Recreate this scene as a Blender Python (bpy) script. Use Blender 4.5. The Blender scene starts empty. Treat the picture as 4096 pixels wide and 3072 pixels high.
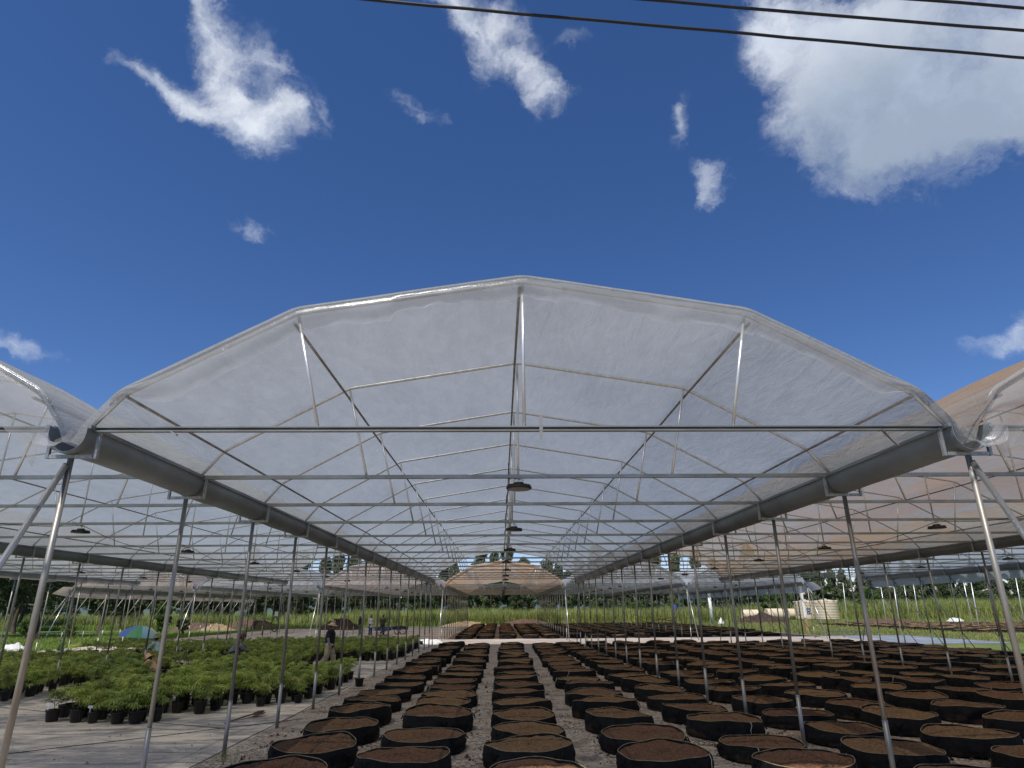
import bpy, math, random
import numpy as np
from mathutils import Vector, Matrix

sc = bpy.context.scene
COL = sc.collection
R = math.radians
rnd = random.Random(7)

# ------------------------------------------------------------------ camera
CAM = Vector((-0.2416, 0.0, 2.1273))
PITCH, YAW, ROLL, FPX = 0.3363, 0.0187, -0.0074, 2574.3
def cam_axes():
    cp, sp = math.cos(PITCH), math.sin(PITCH)
    f = Vector((math.sin(YAW) * cp, math.cos(YAW) * cp, sp))
    r = Vector((math.cos(YAW), -math.sin(YAW), 0))
    u = r.cross(f)
    return f, r * math.cos(ROLL) + u * math.sin(ROLL), u * math.cos(ROLL) - r * math.sin(ROLL)
CF, CR, CU = cam_axes()
cam_data = bpy.data.cameras.new('camera')
cam = bpy.data.objects.new('camera', cam_data)
COL.objects.link(cam)
cam_data.sensor_width = 36.0
cam_data.lens = FPX / 4096 * 36
cam_data.clip_start = 0.05
cam_data.clip_end = 5000
cam.matrix_world = Matrix(((CR.x, CU.x, -CF.x, CAM.x), (CR.y, CU.y, -CF.y, CAM.y), (CR.z, CU.z, -CF.z, CAM.z), (0, 0, 0, 1)))
sc.camera = cam

def ray(x, y):
    return CF + CR * ((x - 2048) / FPX) - CU * ((y - 1536) / FPX)
def on_z(x, y, z=0.0):
    d = ray(x, y); return CAM + d * ((z - CAM.z) / d.z)
def at_y(x, y, Y):
    d = ray(x, y); return CAM + d * ((Y - CAM.y) / d.y)
def project(p):
    d = Vector(p) - CAM; z = d.dot(CF)
    return (2048 + FPX * d.dot(CR) / z, 1536 - FPX * d.dot(CU) / z, z)

# ------------------------------------------------------------------ light
SUN_EL, SUN_AZ = R(58), R(28)           # sun stands behind the camera and to its left
to_sun = Vector((-math.sin(SUN_AZ) * math.cos(SUN_EL), -math.cos(SUN_AZ) * math.cos(SUN_EL), math.sin(SUN_EL)))
sl = bpy.data.lights.new('sun', 'SUN'); sl.energy = 4.8; sl.angle = R(0.5); sl.color = (1.0, 0.955, 0.89)
so = bpy.data.objects.new('sun', sl); COL.objects.link(so)
so.rotation_euler = to_sun.to_track_quat('Z', 'Y').to_euler()
so.location = (0, 0, 60)

sc.view_settings.view_transform = 'Standard'
sc.view_settings.look = 'None'
sc.view_settings.exposure = 0.22
sc.view_settings.gamma = 1.0
cy = sc.cycles
cy.max_bounces = 8; cy.diffuse_bounces = 4; cy.glossy_bounces = 3; cy.transmission_bounces = 4
cy.transparent_max_bounces = 24
cy.use_denoising = True
cy.caustics_reflective = False; cy.caustics_refractive = False

# ------------------------------------------------------------------ node helpers
class NT:
    def __init__(s, tree): s.t = tree; s.n = tree.nodes; s.l = tree.links
    def node(s, typ, **kw):
        n = s.n.new(typ)
        for k, v in kw.items():
            if k.startswith('i_'): s.put(n, k[2:], v)
            else: setattr(n, k, v)
        return n
    def put(s, n, name, v):
        key = int(name) if name.isdigit() else name
        i = n.inputs[key]
        if isinstance(v, bpy.types.NodeSocket): s.l.new(v, i)
        else: i.default_value = v
    def math(s, op, a, b=0.0, c=None, clamp=False):
        n = s.n.new('ShaderNodeMath'); n.operation = op; n.use_clamp = clamp
        s.put(n, '0', a); s.put(n, '1', b)
        if c is not None: s.put(n, '2', c)
        return n.outputs[0]
    def noise(s, vec, scale, detail=4, rough=.55, dist=0.0, out=0):
        n = s.node('ShaderNodeTexNoise', i_Scale=scale, i_Detail=detail, i_Roughness=rough, i_Distortion=dist)
        if vec is not None: s.l.new(vec, n.inputs['Vector'])
        return n.outputs[out]
    def ramp(s, fac, stops):
        n = s.n.new('ShaderNodeValToRGB'); s.l.new(fac, n.inputs[0])
        e = n.color_ramp.elements
        while len(e) < len(stops): e.new(0.5)
        for k, (p, c) in enumerate(stops):
            e[k].position = p
            e[k].color = (c, c, c, 1) if not hasattr(c, '__len__') else (*c, 1)
        return n.outputs[0]
    def mix(s, f, a, b):
        n = s.n.new('ShaderNodeMix'); n.data_type = 'RGBA'
        s.put(n, '0', f)
        for k, v in ((6, a), (7, b)):
            if isinstance(v, bpy.types.NodeSocket): s.l.new(v, n.inputs[k])
            else: n.inputs[k].default_value = (*v, 1) if len(v) == 3 else v
        return n.outputs[2]
    def smooth(s, v, a, b):
        n = s.n.new('ShaderNodeMapRange'); n.interpolation_type = 'SMOOTHSTEP'
        s.put(n, '0', v); s.put(n, '1', a); s.put(n, '2', b); s.put(n, '3', 0.0); s.put(n, '4', 1.0)
        return n.outputs[0]

# ------------------------------------------------------------------ sky with clouds
w = bpy.data.worlds.new('World'); sc.world = w; w.use_nodes = True
W = NT(w.node_tree); W.n.clear()
sky = W.node('ShaderNodeTexSky', sky_type='NISHITA', sun_disc=False, sun_elevation=SUN_EL, sun_rotation=R(180) + SUN_AZ,
             altitude=0, air_density=0.85, dust_density=0.0, ozone_density=3.0)
tc = W.node('ShaderNodeTexCoord')
d0 = tc.outputs['Generated']
nz = W.noise(d0, 7.0, 9, .62, 0.0, out=1)
wv = W.node('ShaderNodeVectorMath', operation='MULTIPLY_ADD'); W.l.new(nz, wv.inputs[0])
wv.inputs[1].default_value = (.14, .14, .14); W.l.new(d0, wv.inputs[2])
off = W.node('ShaderNodeVectorMath', operation='SUBTRACT'); W.l.new(wv.outputs[0], off.inputs[0]); off.inputs[1].default_value = (.07, .07, .07)
dw = off.outputs[0]
blobs = [  # x, y, rx, ry, turn, weight in the photograph's pixels, turned into directions of the sky
    (850, 30, 80, 130, 12, .8), (890, 160, 70, 130, -15, .75), (945, 290, 75, 110, -20, .85), (1080, 235, 130, 85, 25, .62), (1150, 300, 60, 80, 0, .55),
    (990, 345, 70, 60, 0, .45), (560, 285, 125, 52, 25, .8), (690, 335, 130, 64, 28, 1.0), (820, 385, 130, 75, 20, .95), (990, 440, 170, 110, 18, 1.0), (1160, 465, 120, 75, 30, .85), (1040, 530, 110, 60, 20, .7), (1295, 490, 45, 85, -12, .65), (430, 225, 55, 50, 40, .33),
    (1020, 885, 75, 36, 10, .95), (60, 1385, 150, 55, 12, .95), (1775, 5, 90, 50, 20, .8),
    (1850, 60, 130, 90, 35, 1.0), (2020, 40, 90, 80, 60, .85), (1960, 170, 110, 100, 60, .85), (2110, 230, 160, 100, 42, 1.05), (2210, 330, 120, 80, 35, .95), (1925, 285, 60, 60, 50, .5), (2140, 405, 70, 30, 70, .5),
    (1665, 470, 80, 46, 20, .62), (1780, 490, 34, 56, 0, .36), (2290, 150, 55, 55, 0, .34), (1650, 405, 45, 45, 0, .28),
    (3420, 110, 330, 230, 10, 1.25), (3250, 360, 210, 200, 60, 1.1), (3500, 480, 330, 270, 40, 1.2), (3820, 200, 460, 320, 0, 1.3), (3480, 660, 190, 130, 10, 1.0), (3800, 500, 250, 160, -15, 1.1), (3990, 460, 170, 110, -30, .9), (4150, 250, 250, 330, 0, 1.2), (3240, 620, 50, 110, -20, .5), (3070, 200, 80, 110, -20, .8), (3120, 60, 120, 120, 0, .9),
    (2755, 440, 62, 58, 0, .72), (2745, 510, 42, 70, 10, .62), (2850, 660, 64, 80, 30, .72), (2830, 745, 70, 50, -30, .62), (3985, 1370, 150, 85, -12, 1.1), (4080, 1300, 80, 80, 0, .9),
    # clouds of the rest of the sky
    (-900, 300, 600, 200, 20, .9), (5200, 700, 500, 220, -10, .9), (600, -900, 700, 260, 20, .8), (5000, 1500, 400, 90, 0, .7), (-1200, 1600, 500, 90, 0, .7)]
dens = None
for (bx, by, rx, ry, rot, wt) in blobs:
    c = ray(bx, by).normalized()
    h = (ray(bx + 10, by).normalized() - c); v = (ray(bx, by + 10).normalized() - c)
    ca, sa = math.cos(R(rot)), math.sin(R(rot))
    a_ = h * ca + v * sa; b_ = v * ca - h * sa
    sa_, sb_ = a_.length / 10, b_.length / 10
    a_.normalize(); b_.normalize()
    ex = a_ / (rx * sa_); ey = b_ / (ry * sb_)
    n1 = W.node('ShaderNodeVectorMath', operation='DOT_PRODUCT'); W.l.new(dw, n1.inputs[0]); n1.inputs[1].default_value = ex
    n2 = W.node('ShaderNodeVectorMath', operation='DOT_PRODUCT'); W.l.new(dw, n2.inputs[0]); n2.inputs[1].default_value = ey
    o1 = W.math('ADD', n1.outputs['Value'], -ex.dot(c)); o2 = W.math('ADD', n2.outputs['Value'], -ey.dot(c))
    q = W.math('MULTIPLY_ADD', o2, o2, W.math('MULTIPLY', o1, o1))
    n3 = W.node('ShaderNodeVectorMath', operation='DOT_PRODUCT'); W.l.new(d0, n3.inputs[0]); n3.inputs[1].default_value = c
    q = W.math('ADD', q, W.math('MULTIPLY', W.math('LESS_THAN', n3.outputs['Value'], 0.3), 50.0))
    g = W.math('MULTIPLY', W.math('EXPONENT', W.math('MULTIPLY', q, -1.25)), wt)
    dens = g if dens is None else W.math('ADD', dens, g)
st = W.node('ShaderNodeMapping'); st.vector_type = 'POINT'
st.inputs['Rotation'].default_value = (0.3, 0.4, 0.7); st.inputs['Scale'].default_value = (1.0, 1.5, 1.9)
W.l.new(dw, st.inputs[0])
f1 = W.noise(st.outputs[0], 10.0, 15, .65, .35)
f2 = W.noise(d0, 2.6, 8, .55, 0)
cloud = W.math('ADD', dens, W.math('MULTIPLY', W.math('SUBTRACT', f1, .5), 2.6))
alpha = W.smooth(cloud, .10, 1.95)
alpha = W.math('MULTIPLY', alpha, W.smooth(dens, .06, .35))
alpha = W.math('MULTIPLY', alpha, .97)
thick = W.smooth(W.math('ADD', W.math('MULTIPLY', W.math('SUBTRACT', f2, .5), 1.6), dens), 1.35, 2.6)
# the big cloud's base is turned away from the sun: grey towards the horizon side
cc = ray(3640, 700).normalized()
n4 = W.node('ShaderNodeVectorMath', operation='DISTANCE'); W.l.new(dw, n4.inputs[0]); n4.inputs[1].default_value = cc
low = W.math('SUBTRACT', 1.0, W.smooth(n4.outputs['Value'], .10, .29))
core = W.math('MULTIPLY', low, W.smooth(dens, .25, 1.1))
core = W.math('MAXIMUM', core, W.math('MULTIPLY', thick, .35))
ccol = W.mix(core, (.72, .76, .83), (.30, .365, .47))
f3 = W.noise(dw, 8, 8, .6)
ccol = W.mix(W.math('MULTIPLY', W.smooth(f3, .42, .68), .55), ccol, (.42, .50, .64))
hs_ = W.node('ShaderNodeHueSaturation'); W.l.new(sky.outputs[0], hs_.inputs['Color']); hs_.inputs['Saturation'].default_value = 1.20
tn_ = W.node('ShaderNodeVectorMath', operation='MULTIPLY'); W.l.new(hs_.outputs[0], tn_.inputs[0]); tn_.inputs[1].default_value = (.98, .89, 1.02)
bg1 = W.node('ShaderNodeBackground'); W.l.new(tn_.outputs[0], bg1.inputs[0]); bg1.inputs[1].default_value = 0.099
bg2 = W.node('ShaderNodeBackground'); W.l.new(ccol, bg2.inputs[0]); bg2.inputs[1].default_value = 1.0
mx = W.node('ShaderNodeMixShader'); W.l.new(alpha, mx.inputs[0]); W.l.new(bg1.outputs[0], mx.inputs[1]); W.l.new(bg2.outputs[0], mx.inputs[2])
ow = W.node('ShaderNodeOutputWorld'); W.l.new(mx.outputs[0], ow.inputs[0])
w.cycles.sampling_method = 'MANUAL'; w.cycles.sample_map_resolution = 512

# ------------------------------------------------------------------ materials
MATS = {}
def mat(name, rgb=(.5, .5, .5), rough=.6, metal=0.0, var=.15, vscale=6.0, bump=0.0, bscale=40.0, spec=.4, rgb2=None, obj=False, stretch=(1, 1, 1), rand=0.0, trans=0.0, detail=5):
    if name in MATS: return MATS[name]
    m = bpy.data.materials.new(name); m.use_nodes = True
    T = NT(m.node_tree); b = T.n['Principled BSDF']
    if obj: co = T.node('ShaderNodeTexCoord').outputs['Object']
    else: co = T.node('ShaderNodeNewGeometry').outputs['Position']
    mp = T.node('ShaderNodeMapping'); T.l.new(co, mp.inputs[0]); mp.inputs['Scale'].default_value = stretch
    f = T.noise(mp.outputs[0], vscale, detail, .6)
    f = T.ramp(f, [(.3, 0.0), (.72, 1.0)])
    c2 = rgb2 or tuple(c * (1 - var) for c in rgb)
    c1 = tuple(min(1, c * (1 + var * .6)) for c in rgb) if rgb2 is None else rgb
    c = T.mix(f, c1, c2)
    if rand:
        oi = T.node('ShaderNodeObjectInfo')
        hv = T.node('ShaderNodeHueSaturation'); T.l.new(c, hv.inputs['Color'])
        T.put(hv, 'Value', T.math('ADD', 1 - rand / 2, T.math('MULTIPLY', oi.outputs['Random'], rand)))
        T.put(hv, 'Hue', T.math('ADD', .5 - rand * .03, T.math('MULTIPLY', oi.outputs['Random'], rand * .06)))
        c = hv.outputs[0]
    T.l.new(c, b.inputs['Base Color'])
    b.inputs['Metallic'].default_value = metal
    T.put(b, 'Roughness', T.math('MULTIPLY_ADD', f, .12, rough - .06, clamp=True))
    b.inputs['Specular IOR Level'].default_value = spec
    if bump:
        bn = T.node('ShaderNodeBump'); T.l.new(T.noise(mp.outputs[0], bscale, 4, .65), bn.inputs['Height'])
        bn.inputs['Strength'].default_value = bump; bn.inputs['Distance'].default_value = .02
        T.l.new(bn.outputs[0], b.inputs['Normal'])
    if trans:
        tr = T.node('ShaderNodeBsdfTranslucent'); T.l.new(c, tr.inputs[0])
        ms = T.node('ShaderNodeMixShader'); ms.inputs[0].default_value = trans
        T.l.new(b.outputs[0], ms.inputs[1]); T.l.new(tr.outputs[0], ms.inputs[2])
        T.l.new(ms.outputs[0], T.n['Material Output'].inputs[0])
    MATS[name] = m
    return m

def film_mat(name, tcol, dcol, transp=.135, stain=None, stain_amt=0.0, gloss=.16, rough=.3, bdist=.07):
    m = bpy.data.materials.new(name); m.use_nodes = True
    T = NT(m.node_tree); T.n.remove(T.n['Principled BSDF'])
    pos = T.node('ShaderNodeNewGeometry').outputs['Position']
    mp = T.node('ShaderNodeMapping'); T.l.new(pos, mp.inputs[0]); mp.inputs['Scale'].default_value = (1, .45, 1)
    big = T.noise(mp.outputs[0], .55, 5, .6)
    fine = T.noise(mp.outputs[0], 5.0, 9, .7, .6)
    mp2 = T.node('ShaderNodeMapping'); T.l.new(pos, mp2.inputs[0]); mp2.inputs['Scale'].default_value = (2.2, .5, 2.2); mp2.inputs['Rotation'].default_value = (0, 0, .5)
    streak = T.noise(mp2.outputs[0], 2.4, 8, .68, 1.2)
    k = T.math('ADD', T.math('MULTIPLY', big, .5), T.math('MULTIPLY', fine, .5))
    k = T.ramp(k, [(.3, 0.0), (.7, 1.0)])
    tc_ = T.mix(k, tuple(c * 1.16 for c in tcol), tuple(c * .78 for c in tcol))
    dc_ = T.mix(k, dcol, tuple(c * .85 for c in dcol))
    if stain:
        s_ = T.math('MULTIPLY', T.smooth(T.math('ADD', T.math('MULTIPLY', streak, .6), T.math('MULTIPLY', big, .5)), .47, .66), stain_amt, clamp=True)
        tc_ = T.mix(s_, tc_, stain); dc_ = T.mix(s_, dc_, tuple(c * .9 for c in stain))
    # scratches and creases
    mp3 = T.node('ShaderNodeMapping'); T.l.new(pos, mp3.inputs[0]); mp3.inputs['Scale'].default_value = (6, .8, 6); mp3.inputs['Rotation'].default_value = (0, 0, -.8)
    cr = T.smooth(T.noise(mp3.outputs[0], 3.0, 3, .6, 2.0), .66, .78)
    tc_ = T.mix(T.math('MULTIPLY', cr, .6), tc_, tuple(min(1, c * 1.6) for c in tcol))
    bump = T.node('ShaderNodeBump'); bump.inputs['Strength'].default_value = .5; bump.inputs['Distance'].default_value = bdist
    T.l.new(T.math('ADD', streak, T.math('MULTIPLY', fine, .4)), bump.inputs['Height'])
    tl = T.node('ShaderNodeBsdfTranslucent'); T.l.new(tc_, tl.inputs[0]); T.l.new(bump.outputs[0], tl.inputs['Normal'])
    df = T.node('ShaderNodeBsdfDiffuse'); T.l.new(dc_, df.inputs[0]); T.l.new(bump.outputs[0], df.inputs['Normal'])
    ad = T.node('ShaderNodeAddShader'); T.l.new(tl.outputs[0], ad.inputs[0]); T.l.new(df.outputs[0], ad.inputs[1])
    gl = T.node('ShaderNodeBsdfGlossy'); gl.inputs['Roughness'].default_value = rough; gl.inputs[0].default_value = (.9, .92, .95, 1)
    T.l.new(bump.outputs[0], gl.inputs['Normal'])
    lw = T.node('ShaderNodeLayerWeight'); lw.inputs[0].default_value = .35
    m1 = T.node('ShaderNodeMixShader'); T.put(m1, '0', T.math('MULTIPLY_ADD', lw.outputs['Fresnel'], gloss, .02, clamp=True))
    T.l.new(ad.outputs[0], m1.inputs[1]); T.l.new(gl.outputs[0], m1.inputs[2])
    tp = T.node('ShaderNodeBsdfTransparent')
    m2 = T.node('ShaderNodeMixShader'); T.put(m2, '0', transp)
    T.l.new(m1.outputs[0], m2.inputs[1]); T.l.new(tp.outputs[0], m2.inputs[2])
    T.l.new(m2.outputs[0], T.n['Material Output'].inputs[0])
    MATS[name] = m
    return m

def ground_mat(name, base, dust, dark, scale=.5, stretch=(1, 1, 1), rot=0.0, fine=60, dustlo=.45, dusthi=.62, seam=0.0, rough=.85, crumbs=0.0, crumbcol=(.05, .028, .015), wrinkle=0.0):
    m = bpy.data.materials.new(name); m.use_nodes = True
    T = NT(m.node_tree); b = T.n['Principled BSDF']
    pos = T.node('ShaderNodeNewGeometry').outputs['Position']
    mp = T.node('ShaderNodeMapping'); T.l.new(pos, mp.inputs[0]); mp.inputs['Scale'].default_value = stretch; mp.inputs['Rotation'].default_value = (0, 0, rot)
    a = T.noise(mp.outputs[0], scale, 9, .62, .4)
    c = T.noise(mp.outputs[0], scale * 5, 8, .68, .3)
    a2 = T.math('ADD', T.math('MULTIPLY', a, .6), T.math('MULTIPLY', c, .4))
    col = T.mix(T.smooth(a2, dustlo, dusthi), base, dust)
    d = T.noise(mp.outputs[0], scale * 2.3, 7, .65, .8)
    col = T.mix(T.math('MULTIPLY', T.smooth(d, .48, .66), .75), col, dark)
    g = T.noise(pos, fine, 4, .7)
    wr = None
    if wrinkle:
        mq = T.node('ShaderNodeMapping'); T.l.new(pos, mq.inputs[0]); mq.inputs['Scale'].default_value = (.75, 2.0, 1); mq.inputs['Rotation'].default_value = (0, 0, rot + .35)
        wr = T.noise(mq.outputs[0], 1.6, 10, .72, 1.4)
        col = T.mix(T.math('MULTIPLY', T.smooth(wr, .52, .68), .45 * wrinkle), col, dark)
        col = T.mix(T.math('MULTIPLY', T.smooth(wr, .46, .38), .5 * wrinkle), col, dust)
    if crumbs:
        e = T.math('ADD', T.math('MULTIPLY', T.noise(pos, fine * .35, 6, .75), .75), T.math('MULTIPLY', a, .35))
        col = T.mix(T.math('MULTIPLY', T.smooth(e, .54, .63), crumbs), col, crumbcol)
    hs = T.node('ShaderNodeHueSaturation'); T.l.new(col, hs.inputs['Color']); T.put(hs, 'Value', T.math('MULTIPLY_ADD', g, .5, .75))
    T.l.new(hs.outputs[0], b.inputs['Base Color']); b.inputs['Roughness'].default_value = rough
    b.inputs['Specular IOR Level'].default_value = .2
    bn = T.node('ShaderNodeBump'); T.l.new(T.math('ADD', T.math('MULTIPLY', g, .35), T.math('ADD', c, T.math('MULTIPLY', wr, 1.5)) if wr is not None else c), bn.inputs['Height'])
    bn.inputs['Strength'].default_value = .5; bn.inputs['Distance'].default_value = .03
    T.l.new(bn.outputs[0], b.inputs['Normal'])
    MATS[name] = m
    return m

galv = mat('galvanised_steel', (.72, .73, .73), .36, .5, rgb2=(.48, .48, .47), vscale=14, bump=.08, bscale=120, stretch=(1, 1, .25))
galv_old = mat('weathered_galvanised_steel', (.36, .36, .34), .48, .55, rgb2=(.19, .165, .13), vscale=5, bump=.05, stretch=(1, 1, .3))
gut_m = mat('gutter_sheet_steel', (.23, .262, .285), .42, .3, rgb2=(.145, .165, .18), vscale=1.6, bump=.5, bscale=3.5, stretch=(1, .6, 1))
weld = mat('bright_zinc_paint', (.42, .43, .43), .42, .6, rgb2=(.20, .205, .205), vscale=22)
brace_m = mat('brace_pipe_steel', (.50, .51, .51), .34, .85, rgb2=(.34, .34, .33), vscale=12, bump=.05, stretch=(1, 1, .3))
tie_m = mat('tie_bar_steel', (.36, .365, .345), .42, .6, rgb2=(.20, .195, .18), vscale=9, bump=.05, stretch=(.3, 1, 1))
film = film_mat('greenhouse_film', (.192, .202, .205), (.205, .21, .205))
film_b = film_mat('stained_film', (.190, .170, .134), (.21, .19, .15), stain=(.225, .142, .068), stain_amt=1.0, transp=.15)
film_o = film_mat('rusty_orange_film', (.25, .21, .17), (.30, .25, .20), transp=.10, stain=(.36, .20, .09), stain_amt=.9)
film_p = film_mat('pale_pink_film', (.17, .155, .15), (.24, .22, .21), transp=.13, stain=(.30, .22, .17), stain_amt=.7)
film_w = film_mat('new_white_film', (.20, .215, .225), (.34, .36, .37), transp=.15)
flap_m = film_mat('loose_film_edge', (.30, .31, .31), (.30, .30, .30), transp=.60, gloss=.55, rough=.20, bdist=.012)
black_fab = mat('black_fabric', (.0125, .0118, .0112), .9, 0, rgb2=(.0045, .0044, .0044), vscale=7, bump=.6, bscale=9, obj=True, spec=.15, rand=.5)
def dirt_on(m, col, z0=.13):
    T = NT(m.node_tree); b = T.n['Principled BSDF']; src = b.inputs['Base Color'].links[0].from_socket
    oc = T.node('ShaderNodeTexCoord').outputs['Object']; sx = T.node('ShaderNodeSeparateXYZ'); T.l.new(oc, sx.inputs[0])
    oi = T.node('ShaderNodeObjectInfo'); ad = T.node('ShaderNodeVectorMath', operation='ADD'); T.l.new(oc, ad.inputs[0])
    cb = T.node('ShaderNodeCombineXYZ'); T.put(cb, '0', T.math('MULTIPLY', oi.outputs['Random'], 40.0)); T.l.new(cb.outputs[0], ad.inputs[1])
    n_ = T.noise(ad.outputs[0], 4.0, 8, .7)
    k_ = T.math('ADD', T.math('MULTIPLY', T.math('SUBTRACT', z0, sx.outputs[2]), 3.2), T.math('MULTIPLY', T.math('SUBTRACT', n_, .5), 3.4))
    T.l.new(T.mix(T.math('MULTIPLY', T.smooth(k_, .05, .9), .75), src, col), b.inputs['Base Color'])
dirt_on(MATS['black_fabric'], (.085, .055, .036))
trim_m = mat('tan_binding', (.34, .26, .14), .8, 0, rgb2=(.09, .07, .04), vscale=9, obj=True)
soil_m = mat('brown_soil', (.25, .138, .070), .95, 0, rgb2=(.075, .041, .021), vscale=26, bump=1.0, bscale=60, obj=True, spec=.15, rand=.35, detail=8)
string_m = mat('pale_string', (.6, .56, .46), .8)
pot_m = mat('black_plastic_pot', (.012, .012, .013), .38, 0, var=.3, vscale=12, obj=True)
tag_m = mat('white_tag', (.8, .8, .78), .5)
leaf_m = mat('bright_leaf', (.60, .64, .13), .5, 0, rgb2=(.20, .29, .06), vscale=5, trans=.38, spec=.3, rand=.3)
leaf_d = mat('dark_leaf', (.40, .46, .11), .55, 0, rgb2=(.15, .22, .055), vscale=5, trans=.35, spec=.3, rand=.3)
stem_m = mat('green_stem', (.16, .17, .06), .7)
lamp_m = mat('black_lamp_housing', (.02, .021, .024), .45, .2, var=.3)
lens_m = mat('lamp_lens', (.20, .20, .20), .25, 0, spec=.6)
cable_m = mat('black_cable', (.015, .015, .017), .5)
# ground
mat_grey = ground_mat('grey_ground_cloth', (.30, .28, .26), (.78, .66, .51), (.105, .10, .096), .38, (.7, 1.5, 1), .35, 50, .42, .58, wrinkle=1.0)
mat_main = ground_mat('trodden_ground_cloth', (.37, .30, .235), (.62, .52, .41), (.16, .125, .095), .8, (.8, 1.2, 1), .1, 45, .44, .64, crumbs=.9, wrinkle=.6)
mat_path = ground_mat('pale_path', (.31, .27, .24), (.43, .38, .34), (.17, .15, .135), .5, (.5, 1.5, 1), 0, 40, .42, .6)
mat_back = ground_mat('brown_back_ground', (.16, .115, .085), (.27, .22, .17), (.08, .05, .035), .35, (.6, 1.2, 1), 0, 30, .45, .6)
mat_blue = ground_mat('blue_grey_tarp', (.17, .19, .23), (.25, .27, .31), (.11, .12, .15), .5, (.6, 1.4, 1), 0, 30)
mat_grass = ground_mat('grassy_ground', (.075, .125, .026), (.15, .17, .05), (.045, .075, .018), .12, (1, 1, 1), 0, 9, .45, .65)
mat_dirt = ground_mat('bare_track', (.24, .21, .17), (.33, .29, .24), (.16, .14, .11), .2, (1, 1, 1), 0, 12)

# ------------------------------------------------------------------ mesh helpers
class MB:
    def __init__(s): s.v = []; s.f = []; s.m = []; s.sm = []
    def add(s, vs, fs, mi=0, smooth=True):
        o = len(s.v); s.v += [tuple(v) for v in vs]
        for f in fs: s.f.append(tuple(i + o for i in f)); s.m.append(mi); s.sm.append(smooth)
        return s
    def tube(s, pts, rad, n=8, mi=0, cap=True, smooth=True, flat=1.0):
        pts = [Vector(p) for p in pts]
        rs = rad if hasattr(rad, '__len__') else [rad] * len(pts)
        vs = []; fs = []
        t0 = (pts[1] - pts[0]).normalized()
        ref = Vector((0, 0, 1)) if abs(t0.z) < .9 else Vector((1, 0, 0))
        a = t0.cross(ref).normalized()
        for k, p in enumerate(pts):
            t = (pts[min(k + 1, len(pts) - 1)] - pts[max(k - 1, 0)])
            t = t.normalized() if t.length > 1e-9 else t0
            a = (a - t * a.dot(t)); a = a.normalized() if a.length > 1e-6 else t.orthogonal().normalized()
            b = t.cross(a)
            for j in range(n):
                an = 2 * math.pi * j / n
                vs.append(p + a * (math.cos(an) * rs[k]) + b * (math.sin(an) * rs[k] * flat))
        for k in range(len(pts) - 1):
            for j in range(n):
                j2 = (j + 1) % n
                fs.append((k * n + j, k * n + j2, (k + 1) * n + j2, (k + 1) * n + j))
        s.add(vs, fs, mi, smooth)
        if cap:
            o = len(s.v) - len(vs); e = len(s.v) - n
            s.f.append(tuple(o + j for j in range(n))[::-1]); s.m.append(mi); s.sm.append(False)
            s.f.append(tuple(e + j for j in range(n))); s.m.append(mi); s.sm.append(False)
        return s
    def box(s, c, d, mi=0, rz=0.0, mtx=None):
        x, y, z = d[0] / 2, d[1] / 2, d[2] / 2
        vs = [Vector((i * x, j * y, k * z)) for k in (-1, 1) for j in (-1, 1) for i in (-1, 1)]
        M = mtx if mtx is not None else Matrix.Rotation(rz, 3, 'Z')
        vs = [M @ v + Vector(c) for v in vs]
        return s.add(vs, [(0, 2, 3, 1), (4, 5, 7, 6), (0, 1, 5, 4), (2, 6, 7, 3), (0, 4, 6, 2), (1, 3, 7, 5)], mi, False)
    def beam(s, p, q, wd, ht, mi=0):
        p = Vector(p); q = Vector(q); t = (q - p); L = t.length; t.normalize()
        up = Vector((0, 0, 1)) if abs(t.z) < .95 else Vector((0, 1, 0))
        a = t.cross(up).normalized(); b = a.cross(t)
        M = Matrix((a, t, b)).transposed()
        return s.box((p + q) / 2, (wd, L, ht), mi, mtx=M)
    def lathe(s, prof, n=24, mi=0, c=(0, 0, 0), smooth=True, wob=None):
        vs = []; fs = []
        for k, (r, z) in enumerate(prof):
            for j in range(n):
                an = 2 * math.pi * j / n; rr = r * (wob(an, k) if wob else 1)
                vs.append((c[0] + rr * math.cos(an), c[1] + rr * math.sin(an), c[2] + z))
        for k in range(len(prof) - 1):
            for j in range(n):
                j2 = (j + 1) % n
                fs.append((k * n + j, k * n + j2, (k + 1) * n + j2, (k + 1) * n + j))
        return s.add(vs, fs, mi, smooth)
    def grid(s, P, mi=0, smooth=True):
        nu, nv = len(P), len(P[0])
        fs = [(i * nv + j, (i + 1) * nv + j, (i + 1) * nv + j + 1, i * nv + j + 1) for i in range(nu - 1) for j in range(nv - 1)]
        return s.add([p for row in P for p in row], fs, mi, smooth)
    def mesh(s, name, mats):
        me = bpy.data.meshes.new(name)
        me.from_pydata(s.v, [], s.f)
        for m in (mats if isinstance(mats, (list, tuple)) else [mats]): me.materials.append(m)
        me.polygons.foreach_set('material_index', s.m)
        me.polygons.foreach_set('use_smooth', s.sm)
        me.update()
        return me
    def build(s, name, mats, parent=None, loc=None):
        return obj(name, s.mesh(name, mats), parent, loc)

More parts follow.
